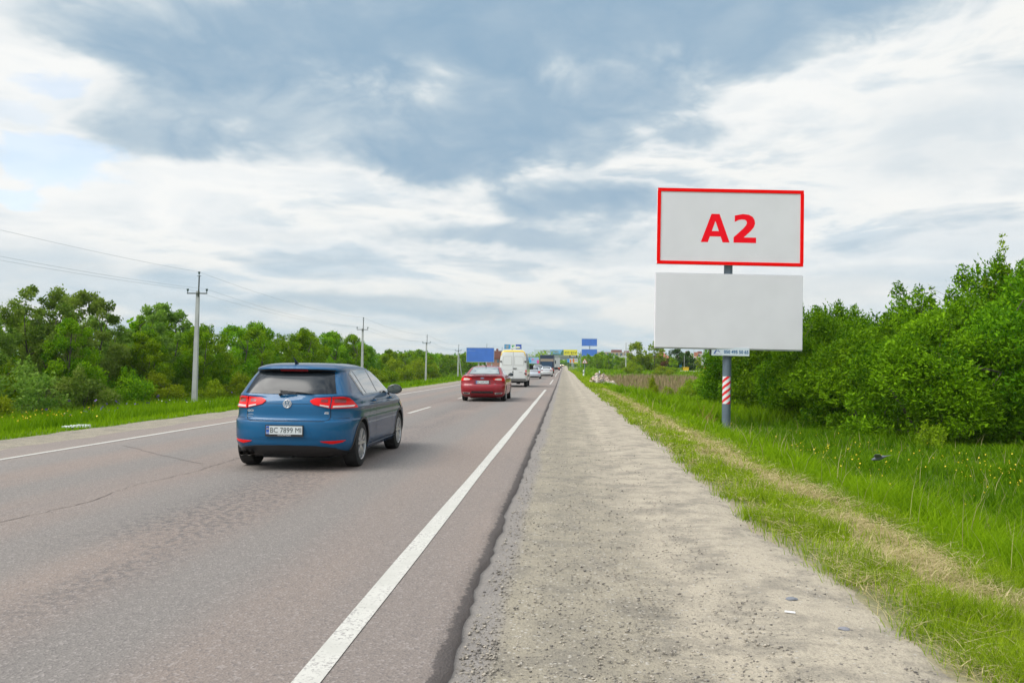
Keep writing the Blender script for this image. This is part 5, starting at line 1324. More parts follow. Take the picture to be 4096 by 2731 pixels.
# ---------------- blue hatchback (nearest car)
BLUEP = bpy.data.materials.new('blue_metallic_paint'); BLUEP.use_nodes = True
N = NT(BLUEP.node_tree); b = N.n['Principled BSDF']
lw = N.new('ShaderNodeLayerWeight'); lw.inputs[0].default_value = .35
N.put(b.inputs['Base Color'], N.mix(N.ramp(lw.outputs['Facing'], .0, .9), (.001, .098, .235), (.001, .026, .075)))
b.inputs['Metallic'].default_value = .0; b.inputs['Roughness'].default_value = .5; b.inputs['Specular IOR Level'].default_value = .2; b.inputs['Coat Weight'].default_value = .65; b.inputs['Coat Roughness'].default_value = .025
def hatchback(loc):
    e = empty('hatchback_car', loc, 0, 'blue metallic five door hatchback with number plate BC 7899 MI driving nearest the camera', 'car')
    rows = [  # z, yr, yf, w
     (.19, .22, 4.10, .79, 3.0, .42, .5), (.26, .10, 4.18, .855, 3.0, .42, .55), (.34, .035, 4.23, .885, 3.0, .43, .6), (.42, .012, 4.25, .893, 3.0, .44, .65),
     (.53, .0, 4.25, .896, 3.0, .45, .65), (.62, .003, 4.24, .899, 3.0, .45, .7), (.665, .012, 4.22, .899, 3.0, .45, .7), (.69, .055, 4.2, .897, 3.0, .42, .72),
     (.74, .072, 4.15, .896, 3.0, .42, .75), (.80, .074, 4.05, .894, 3.0, .42, .8), (.845, .076, 3.92, .901, 3.0, .42, .75), (.868, .078, 3.86, .885, 3.0, .42, .7), (.93, .10, 3.55, .874, 3.0, .42, .5),
     (.97, .125, 3.25, .852, 3.0, .42, .4), (1.005, .15, 3.02, .822, 3.0, .42, .38), (1.06, .180, 2.88, .788, 3.0, .42, .38), (1.16, .252, 2.68, .742, 3.0, .42, .36),
     (1.26, .338, 2.45, .693, 3.0, .42, .34), (1.318, .405, 2.30, .662, 3.0, .42, .33), (1.334, .350, 2.24, .650, 3.0, .42, .33), (1.365, .335, 2.12, .635, 3.0, .45, .32),
     (1.395, .37, 1.98, .60, 3.0, .5, .32), (1.420, .48, 1.80, .53, 2.8, .45, .3), (1.438, .70, 1.60, .40, 2.6, .3, .25), (1.446, 1.0, 1.35, .1, 2.2, .12, .12)]
    rows = [(r[0], r[1], r[2] * .978, r[3] * .95, 3.1 if r[0] < 1.0 else 4.4 if r[0] < 1.38 else r[4], .82 if r[0] < .95 else .62 if r[0] < 1.38 else r[5], r[6]) for r in rows]
    Hh = Hull(rows)
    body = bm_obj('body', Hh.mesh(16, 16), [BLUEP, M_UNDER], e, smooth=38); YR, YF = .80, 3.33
    cut_arches(body, (YR, YF), .355, .9)
    # painted/black body pieces ------------------------------------------------
    Hh.patch('rear_window', 'rear', [(-.62, 1.030), (-.3, 1.022), (0, 1.02), (.3, 1.022), (.62, 1.030)], [(-.525, 1.312), (0, 1.318), (.525, 1.312)], mat('rear_glass', (.012, .016, .02), .13, coat=.0, spec=.34), e, .006, 24, 8)
    Hh.patch('spoiler_underside', 'rear', [(-.55, 1.318), (0, 1.322), (.55, 1.318)], [(-.54, 1.346), (-.3, 1.356), (0, 1.359), (.3, 1.356), (.54, 1.346)], M_GLOSSB, e, .005, 20, 3)
    bl = Hh.patch('brake_light', 'rear', [(-.19, 1.334), (.19, 1.334)], [(-.19, 1.352), (.19, 1.352)], M_LAMPD, e, .010, 8, 1)
    # tail lights: outer part on the wing, inner part on the tailgate
    for sg in (1, -1):
        def S(l): return [(sg * a, z) for a, z in l]
        Hh.patch('tail_light', 'rear', S([(.565, .835), (.80, .838), (.832, .84)]), S([(.575, .985), (.70, .990), (.755, .975)]), M_LAMP, e, .014, 12, 6, .03)
        Hh.patch('tail_light', 'rear', S([(.30, .925), (.345, .885), (.55, .838)]), S([(.305, .940), (.37, .972), (.56, .985)]), M_LAMP, e, .014, 10, 6, .03)
        Hh.patch('light_strip', 'rear', S([(.585, .845), (.80, .848)]), S([(.588, .868), (.805, .872)]), M_LAMPW, e, .0165, 8, 1, .004)
        Hh.patch('light_strip', 'rear', S([(.43, .868), (.54, .846)]), S([(.43, .884), (.54, .866)]), M_LAMPW, e, .0165, 6, 1, .004)
        Hh.patch('light_element', 'rear', S([(.60, .905), (.72, .905)]), S([(.60, .96), (.72, .963)]), M_LAMPD, e, .0165, 4, 2, .004)
        Hh.patch('light_element', 'rear', S([(.44, .915), (.52, .910)]), S([(.44, .950), (.52, .955)]), M_LAMPD, e, .0165, 4, 2, .004)
        Hh.patch('reflector', 'rear', S([(.49, .392), (.60, .368), (.71, .385)]), S([(.46, .405), (.60, .408), (.75, .412)]), M_LAMP, e, .008, 8, 2)
    # tailgate outline and other gaps
    tg = [(-.60, 1.0), (-.615, .985), (-.565, .84), (-.57, .72), (-.55, .685), (-.50, .668), (.50, .668), (.55, .685), (.57, .72), (.565, .84), (.615, .985), (.60, 1.0)]
    mx_ = [('rear', tg, .008), ('rear', [(-.31, .895), (.31, .895)], .004), ('rear', [(-.82, .70), (-.60, .70)], .005), ('rear', [(.60, .70), (.82, .70)], .005)]
    for sd_ in ('R', 'L'):
        mx_ += [(sd_, [(1.62, .30), (1.60, .7), (1.62, 1.0)], .007), (sd_, [(2.72, .30), (2.74, .7), (2.80, .98)], .007), (sd_, [(1.15, .62), (1.22, .80), (1.12, 1.0)], .006),
                (sd_, [(1.30, .33), (1.62, .30), (2.72, .30)], .006), (sd_, [(.60, .80), (1.1, .815), (3.0, .80)], .004), (sd_, [(.36, .665), (.50, .66)], .005)]
    Hh.ribbon('panel_gap', mx_, M_GAP, body)
    # lower bumper diffuser, recess, shelf
    Hh.patch('diffuser', 'rear', [(-.77, .195), (0, .195), (.77, .195)], [(-.77, .235), (-.62, .315), (-.40, .345), (0, .352), (.40, .345), (.62, .315), (.77, .235)], M_BLACK, e, .010, 20, 4, .03)
    Hh.patch('plate_recess', 'rear', [(-.36, .455), (.36, .455)], [(-.30, .628), (.30, .628)], BLUEP, body, .003, 10, 3, .004)
    Hh.ribbon('crease', [('rear', [(-.80, .445), (-.5, .44), (0, .435), (.5, .44), (.80, .445)], .014)], BLUEP, body, off=.004)
    p = Hh.P('rear', 0, .545, .0)
    plate(e, -.0, p.y - .022, .552, 'BC 7899 MI', .485, .108)
    text('VOLKSWAGEN', .024, (0, p.y - .027, .487), M_WHITE, e, 'dealer_lettering', xs_=1.1)
    # rear emblem: ring with stacked V and W
    ye = Hh.rear(0, .895)
    em = empty('emblem', (0, ye - .012, .895)); em.parent = e; em.rotation_euler = (R(-8), 0, 0)
    bm = bmesh.new(); lathe(bm, [(.004, .001), (.004, .0575), (.010, .0575), (.010, .001)], 28, 'Y'); bmesh.ops.recalc_face_normals(bm, faces=bm.faces); bm_obj('badge_disc', bm, mat('badge_blue', (.10, .17, .25), .3, .5), em)
    bm = bmesh.new(); lathe(bm, [(.0, .047), (-.004, .0525), (.0, .058), (.006, .058), (.006, .047)], 32, 'Y', closed=True)
    def stroke(pts, w):
        for a, b_ in zip(pts, pts[1:]):
            d = Vector((b_[0] - a[0], b_[1] - a[1])).normalized(); nn = Vector((-d.y, d.x)) * w / 2
            q = [(a[0] + nn.x, a[1] + nn.y), (a[0] - nn.x, a[1] - nn.y), (b_[0] - nn.x, b_[1] - nn.y), (b_[0] + nn.x, b_[1] + nn.y)]
            vs = [bm.verts.new((u, -.003, v)) for u, v in q] + [bm.verts.new((u, .006, v)) for u, v in q]
            bm.faces.new(vs[:4]); 
            for k in range(4): bm.faces.new((vs[k], vs[(k + 1) % 4], vs[4 + (k + 1) % 4], vs[4 + k]))
    stroke([(-.020, .046), (0, .004), (.020, .046)], .0095); stroke([(-.041, .026), (-.019, -.040), (0, -.004), (.019, -.040), (.041, .026)], .0095)
    bmesh.ops.recalc_face_normals(bm, faces=bm.faces); bm_obj('badge_letters', bm, M_CHROME if False else mat('badge_silver', (.62, .63, .64), .25, .6), em)
    M_SL = mat('badge_silver')
    def onrear(body_, size, x, z, m, nm='badge', **kw): text(body_, size, (x, Hh.rear(x, z) - .006, z), m, e, nm, **kw)
    onrear('GOLF', .040, -.49, .800, M_SL, bold=.0018, xs_=1.25); onrear('TSI', .038, .515, .775, M_SL, bold=.0018, xs_=1.25)
    flat('sticker', [[(-.575 + .14 * t, .735 + .022 * math.sin(math.pi * t)) for t in [k / 8 for k in range(9)]] + [(-.435 - .14 * t, .735 + .014 * math.sin(math.pi * t)) for t in [k / 8 for k in range(9)]], rect(-.56, -.45, .722, .728)], mat('sticker_grey', (.35, .42, .48), .5), e, Hh.rear(.5, .73) - .006)
    # wiper
    bm = bmesh.new(); y0 = Hh.rear(0, 1.02) - .03
    tube(bm, [(-.12, y0 + .01, 1.012), (-.10, y0 - .012, 1.03), (.10, y0 + .004, 1.04)], [.022, .018, .008], 8); tube(bm, [(-.13, y0 + .028, 1.068), (.33, y0 + .012, 1.03)], .008, 6)
    bm_obj('rear_wiper', bm, M_BLACK, e, smooth=40)
    # roof antenna
    bm = bmesh.new(); tube(bm, [(-.05, .60, 1.42), (-.05, .53, 1.47), (-.05, .44, 1.515)], [.030, .012, .005], 8); bm_obj('antenna', bm, M_BLACK, e, smooth=40)
    # side glass
    trim_lo = [(1.00, .985), (2.0, .992), (3.0, .968)]; trim_hi = [(.745, 1.285), (.90, 1.345), (1.5, 1.362), (2.05, 1.335), (2.45, 1.20), (2.98, .985)]
    for sd_, sg in (('R', 1), ('L', -1)):
        Hh.patch('window_trim', sd_, trim_lo, trim_hi, M_GLOSSB, e, .0035, 26, 6)
        Hh.patch('side_window', sd_, [(1.045, 1.005), (1.19, 1.007)], [(.80, 1.29), (.95, 1.325)], M_GLASS2, e, .0065, 4, 5, .006)
        Hh.patch('side_window', sd_, [(1.235, 1.007), (1.86, 1.010)], [(.995, 1.332), (1.3, 1.345), (1.72, 1.340)], M_GLASS2, e, .0065, 8, 5, .006)
        Hh.patch('side_window', sd_, [(1.93, 1.010), (2.88, .992)], [(1.80, 1.337), (2.02, 1.318), (2.42, 1.185), (2.86, 1.0)], M_GLASS2, e, .0065, 12, 5, .006)
        for yy in (1.50, 2.60):
            pa = Hh.P(sd_, yy, .90, .0); h_ = empty('door_handle', pa); h_.parent = e
            bm = bmesh.new(); tube(bm, [(sg * .0, -.085, 0), (sg * .035, -.06, 0), (sg * .038, .06, 0), (sg * .0, .085, 0)], [.010, .014, .014, .010], 8); bm_obj('handle', bm, BLUEP, h_, smooth=50)
            bm = bmesh.new(); bmesh.ops.create_uvsphere(bm, u_segments=12, v_segments=8, radius=1)
            for v in bm.verts: v.co = Vector((v.co.x * .006, v.co.y * .06, v.co.z * .03))
            bm_obj('handle_cup', bm, M_GAP, h_, smooth=60)
        # sill strip and arch lips
        Hh.patch('sill', sd_, [(1.2, .205), (3.05, .205)], [(1.2, .265), (3.05, .265)], BLUEP, body, .014, 14, 2, .02)
        Hh.ribbon('sill_line', [(sd_, [(1.2, .275), (3.05, .275)], .012)], mat('sill_grey', (.10, .13, .17), .3), body, off=.012)  # thin line just above the sill, paler and greyer than the body
        for yc in (YR, YF):
            arc = [(yc + .372 * math.cos(t), .31 + .372 * math.sin(t)) for t in [math.pi * (-.04 + 1.08 * k / 26) for k in range(27)] if .31 + .372 * math.sin(t) > .2]
            Hh.ribbon('arch_lip', [(sd_, arc, .030)], mat('arch_plastic', (.045, .04, .042), .6), body, off=.006)
    # windscreen, lights at the front
    Hh.patch('windscreen', 'front', [(-.66, 1.03), (0, 1.02), (.66, 1.03)], [(-.53, 1.345), (0, 1.36), (.53, 1.345)], M_GLASS, e, .006, 16, 6)
    for sg in (1, -1): Hh.patch('headlight', 'front', [(sg * .5, .66), (sg * .86, .68)], [(sg * .5, .78), (sg * .86, .80)], M_LAMPW, e, .01, 8, 4)
    Hh.patch('grille', 'front', [(-.48, .69), (.48, .69)], [(-.48, .76), (.48, .76)], M_GLOSSB, e, .01, 8, 2)
    mirror(e, .825, 2.56, 1.03, M_GLOSSB, 1, s=1.08); mirror(e, -.825, 2.56, 1.03, M_GLOSSB, -1, s=1.08)
    for y in (YR, YF):
        wheel(e, .735, y, .316, .212, 5); wheel(e, -.735, y, .316, .212, 5, side=-1)
    # twin exhaust and underside
    bm = bmesh.new()
    for xx in (-.60, -.50):
        lathe(bm, [(.06, .026), (.055, .031), (.30, .031), (.30, .026)], 14, 'Y', closed=True)
        for v in list(bm.verts)[-56:]: v.co += Vector((xx, 0, .235))
    bm_obj('exhaust', bm, mat('exhaust_steel', (.05, .045, .04), .35, .7), e, smooth=40)
    bm = bmesh.new(); box(bm, -.52, .52, .35, 3.95, .16, .30); box(bm, -.35, .05, .18, .6, .17, .215); bm_obj('underbody', bm, M_UNDER, e)
    return e
hatchback((-3.665, 10.52, 0))

# ---------------- red saloon
REDP = paint('red_metallic_paint', (.26, .003, .012), .0, .5)
SEDAN_ROWS = [(.17, .30, 4.65, .80, 3, .42, .5), (.25, .13, 4.78, .87, 3, .42, .55), (.34, .05, 4.83, .90, 3, .44, .6), (.44, .01, 4.86, .912, 3, .45, .65), (.56, .0, 4.87, .918, 3, .45, .7),
     (.66, .02, 4.86, .922, 3, .45, .7), (.72, .06, 4.82, .922, 3, .45, .75), (.82, .075, 4.7, .918, 3, .45, .8), (.90, .08, 4.45, .908, 3, .45, .7), (.96, .07, 4.15, .893, 3, .45, .6),
     (1.01, .055, 3.9, .868, 3, .45, .5), (1.05, .05, 3.65, .842, 3, .45, .4), (1.068, .10, 3.5, .822, 3, .42, .4), (1.085, .45, 3.42, .80, 3, .35, .4), (1.11, .72, 3.32, .775, 3, .35, .4),
     (1.18, .92, 3.12, .735, 3, .35, .38), (1.27, 1.14, 2.88, .69, 3, .35, .36), (1.36, 1.38, 2.66, .635, 3, .35, .34), (1.41, 1.56, 2.5, .57, 2.8, .35, .32), (1.44, 1.74, 2.35, .47, 2.6, .32, .3), (1.462, 1.9, 2.2, .3, 2.4, .2, .2), (1.472, 2.02, 2.14, .1, 2.2, .08, .08)]
def sedan(name, loc, rz, label, pm, style, sx=1., sy=1., sz=1., group=None, plate_txt=None, rim=None, fine=True):
    e = empty(name, loc, rz, label, 'car', group)
    rows = [(z * sz, yr * sy, yf * sy, w * sx, n, Lr, Lf) for z, yr, yf, w, n, Lr, Lf in SEDAN_ROWS]
    Hs = Hull(rows, 4 if fine else 3)
    body = bm_obj('body', Hs.mesh(12 if fine else 8, 12 if fine else 8), [pm, M_UNDER], e, smooth=38); Y0, Y1 = 1.02 * sy, 3.87 * sy
    cut_arches(body, (Y0, Y1), .35, .92)
    q = lambda l: [(a * sx, z * sz) for a, z in l]; qs = lambda l: [(a * sy, z * sz) for a, z in l]
    gm = M_GLASS2 if style == 'red' else M_GLASS
    Hs.patch('window_trim', 'rear', q([(-.66, 1.108), (0, 1.098), (.66, 1.108)]), q([(-.53, 1.405), (0, 1.425), (.53, 1.405)]), M_GLOSSB if style != 'old' else pm, e, .004, 18, 5)
    Hs.patch('rear_window', 'rear', q([(-.62, 1.122), (0, 1.112), (.62, 1.122)]), q([(-.505, 1.388), (0, 1.406), (.505, 1.388)]), mat('rear_glass_bright', (.22, .27, .28), .05, .35, coat=1.) if style == 'red' else gm, e, .009, 18, 6, .006)
    def S(l, sg): return q([(sg * a, z) for a, z in l])
    lamps = {'red': ([(.42, .90), (.55, .855), (.84, .84), (.895, .85)], [(.46, .965), (.62, .985), (.80, .975), (.86, .955)]),
             'grey': ([(.60, .72), (.88, .72)], [(.62, .93), (.84, .93)]), 'old': ([(.50, .83), (.86, .80)], [(.50, .93), (.84, .95)]), 'dark': ([(.55, .8), (.88, .8)], [(.55, .9), (.86, .9)])}[style]
    for sg in (1, -1):
        Hs.patch('tail_light', 'rear', S(lamps[0], sg), S(lamps[1], sg), M_LAMP if style != 'old' else mat('faded_lamp', (.52, .20, .17), .3, coat=.6), e, .012, 12, 5, .03)
        if style == 'red':
            Hs.patch('clear_lens', 'rear', S([(.50, .895), (.60, .875), (.78, .872)], sg), S([(.51, .93), (.62, .957), (.76, .955)], sg), mat('bright_lens', (.72, .66, .60), .1, coat=1.), e, .016, 8, 3, .005)
            Hs.patch('exhaust_surround', 'rear', S([(.52, .30), (.78, .315)], sg), S([(.50, .375), (.82, .385)], sg), M_CHROME, e, .012, 6, 2, .03)
            Hs.patch('exhaust', 'rear', S([(.56, .318), (.755, .328)], sg), S([(.55, .357), (.775, .365)], sg), M_UNDER, e, .0145, 5, 2, .005)
    if style == 'red':
        Hs.patch('diffuser', 'rear', [(-.46, .345), (.46, .345)], [(-.44, .425), (.44, .425)], M_GLOSSB, e, .008, 10, 2, .02)
        Hs.patch('bumper_fold', 'rear', [(-.84, .44), (-.5, .47), (.5, .47), (.84, .44)], [(-.80, .50), (-.5, .545), (.5, .545), (.80, .50)], pm, body, .012, 14, 3, .03)
        Hs.patch('boot_spoiler', 'rear', [(-.62, 1.018), (0, 1.035), (.62, 1.018)], [(-.60, 1.055), (0, 1.068), (.60, 1.055)], mat('dark_red_paint', (.16, .006, .012), .3, .3, coat=1.), e, .016, 14, 2, .03)
        Hs.patch('plate_recess', 'rear', [(-.36, .70), (.36, .70)], [(-.32, .875), (.32, .875)], mat('dark_red_paint'), body, .004, 8, 2, .006)
        y0 = Hs.rear(0, .94) - .012; em = empty('emblem', (0, y0, .955)); em.parent = e
        flat('badge_rim', [ell(0, 0, .075, .032, 24)], mat('badge_silver'), em, 0.); flat('badge_oval', [ell(0, 0, .066, .025, 24)], mat('badge_oval_blue', (.05, .10, .28), .3), em, -.002); flat('badge_script', [rect(-.04, .04, -.006, .006)], mat('badge_silver'), em, -.003)
        flat('model_badge', [rect(-.64, -.48, .685, .70)], M_SL2, e, Hs.rear(.64, .69) - .008); flat('model_badge', [rect(.42, .56, .705, .718), rect(.46, .60, .665, .685)], M_SL2, e, Hs.rear(.6, .69) - .008)
        gl = [('rear', [(-.50, 1.02), (-.47, .86), (-.56, .83), (-.52, .62), (-.44, .575), (.44, .575), (.52, .62), (.56, .83), (.47, .86), (.50, 1.02)], .007)]
    else:
        gl = [('rear', q([(-.56, 1.03), (-.54, .65), (.54, .65), (.56, 1.03)]), .009), ('rear', q([(-.88, .62), (.88, .62)]), .02 if style == 'old' else .008)]
        if style == 'old': Hs.patch('bumper_strip', 'rear', q([(-.87, .585), (0, .585), (.87, .585)]), q([(-.87, .64), (0, .64), (.87, .64)]), mat('olive_trim', (.18, .17, .06), .5), e, .012, 12, 1, .02)
        Hs.patch('lower_valance', 'rear', q([(-.80, .18), (0, .18), (.80, .18)]), q([(-.84, .30), (0, .33), (.84, .30)]), M_BLACK, e, .006, 10, 2, .02)
    for sd_ in ('R', 'L'):
        gl += [(sd_, qs([(1.45, .72), (1.55, 1.05)]), .007), (sd_, qs([(2.30, .28), (2.28, 1.05)]), .007), (sd_, qs([(3.35, .28), (3.4, 1.02)]), .007), (sd_, qs([(.5, .80), (2, .86), (3.9, .84)]), .005)]
    Hs.ribbon('panel_gap', gl, M_GAP, body)
    for sd_, sg in (('R', 1), ('L', -1)):
        Hs.patch('window_trim', sd_, qs([(1.42, 1.075), (2.3, 1.078), (3.42, 1.055)]), qs([(1.50, 1.20), (1.75, 1.355), (2.3, 1.375), (2.75, 1.30), (3.38, 1.075)]), M_GLOSSB, e, .0035, 20, 5)
        for lo, hi in ((qs([(1.50, 1.095), (2.22, 1.098)]), qs([(1.58, 1.22), (1.80, 1.335), (2.22, 1.352)])), (qs([(2.30, 1.098), (3.25, 1.08)]), qs([(2.30, 1.352), (2.68, 1.295), (3.22, 1.09)]))):
            Hs.patch('side_window', sd_, lo, hi, M_GLASS2, e, .0065, 10, 5, .006)
        for yy in (1.72, 2.75):
            pa = Hs.P(sd_, yy * sy, .93 * sz, .02); bm = bmesh.new(); tube(bm, [pa + Vector((0, -.09, 0)), pa + Vector((0, .09, 0))], .015, 6); bm_obj('door_handle', bm, pm, e, smooth=50)
        if fine:
            for yc in (Y0, Y1):
                arc = [(yc + .362 * math.cos(t), .31 + .362 * math.sin(t)) for t in [math.pi * (.0 + 1.0 * k / 20) for k in range(21)]]
                Hs.ribbon('arch_lip', [(sd_, arc, .02)], pm, body, off=.006)
    Hs.patch('windscreen', 'front', q([(-.68, 1.10), (.68, 1.10)]), q([(-.54, 1.40), (.54, 1.40)]), M_GLASS, e, .006, 12, 5)
    for sg in (1, -1): Hs.patch('headlight', 'front', S([(.5, .66), (.86, .68)], sg), S([(.5, .76), (.86, .80)], sg), M_LAMPW, e, .01, 6, 3)
    Hs.patch('grille', 'front', q([(-.42, .60), (.42, .60)]), q([(-.42, .74), (.42, .74)]), M_GLOSSB, e, .01, 6, 2)
    mirror(e, .88 * sx, 3.0 * sy, 1.08 * sz, M_GLOSSB if style == 'red' else pm, 1, s=1.05); mirror(e, -.88 * sx, 3.0 * sy, 1.08 * sz, M_GLOSSB if style == 'red' else pm, -1, s=1.05)
    for y in (Y0, Y1):
        wheel(e, .81 * sx, y, .315, .21, 5, fine, rim_m=rim); wheel(e, -.81 * sx, y, .315, .21, 5, fine, rim_m=rim, side=-1)
    bm = bmesh.new(); box(bm, -.55, .55, .4, 4.4 * sy, .15, .32); bm_obj('underbody', bm, M_UNDER, e)
    if plate_txt:
        zp = .79 if style == 'red' else (.80 if style == 'grey' else .52)
        plate(e, 0, Hs.rear(0, zp * sz) - .02, zp * sz, plate_txt, fine=style == 'red')
    if style in ('old', 'grey'):
        zz = .93 if style == 'old' else 1.0
        flat('badge', [ell(0, zz * sz, .035, .035)], mat('badge_silver'), e, Hs.rear(0, zz * sz) - .01)
    if style == 'red':
        bm = bmesh.new(); tube(bm, [(0, 1.62, 1.44), (0, 1.57, 1.50), (0, 1.48, 1.53)], [.028, .012, .004], 8); bm_obj('antenna', bm, M_BLACK, e, smooth=40)
    return e
M_SL2 = mat('badge_silver')
sedan('saloon_car', (-3.30, 32.9, 0), 0, 'dark red saloon with number plate BC 6645 MC behind the white van', REDP, 'red', plate_txt='BC 6645 MC')
WHITEP = paint('white_paint', (.62, .64, .67), 0., .35); SILVP = paint('silver_paint', (.40, .43, .47), .4, .35); DARKP = paint('dark_paint', (.03, .032, .036), .2, .35); PALEP = paint('pale_silver_paint', (.56, .60, .66), .2, .35)
sedan('saloon_car', (-3.55, 95.5, road_z(96)), 0, 'pale silver saloon half hidden by the right side of the white van', PALEP, 'grey', .94, .92, .97, plate_txt='BC 2140 AA', fine=False) if False else sedan('saloon_car', (-3.55, 95.5, road_z(96)), 0, 'pale silver saloon half hidden by the right side of the white van', PALEP, 'grey', .94, .92, .97, fine=False)
sedan('saloon_car', (-2.38, 112.5, road_z(113)), 0, 'white older saloon with faded tail lights in front of the dark truck', WHITEP, 'old', .95, .95, .96, fine=False)
sedan('saloon_car', (-3.75, 124, road_z(125)), 0, 'grey car between the pale silver and the white saloon', SILVP, 'dark', .93, .9, .97, fine=False)
sedan('saloon_car', (-4.35, 136, road_z(138)), 0, 'white car left of the dark truck box', WHITEP, 'grey', .93, .9, 1.05, fine=False)
sedan('saloon_car', (-2.38, 300, road_z(301)), 0, 'dark car behind the white trailer at the edge line', DARKP, 'dark', .95, .95, 1.0, fine=False)
sedan('saloon_car', (-1.7, 352, road_z(353)), 0, 'farthest dark car of the queue near the bridge', DARKP, 'dark', .95, .9, 1.0, fine=False)
# oncoming car with its lamps lit
on = sedan('saloon_car', (-.9, 446, road_z(446)), math.pi, 'tiny oncoming car with a bright headlamp where the road meets the bridge', DARKP, 'dark', .92, .9, 1.0, fine=False)
M_LIT = mat('lit_headlamp', (.9, .8, .6), .3, emit=(1, .80, .48), estr=7.)
for c in on.children:
    if c.name.startswith('headlight'): 
        c.data.materials.clear(); c.data.materials.append(M_LIT)

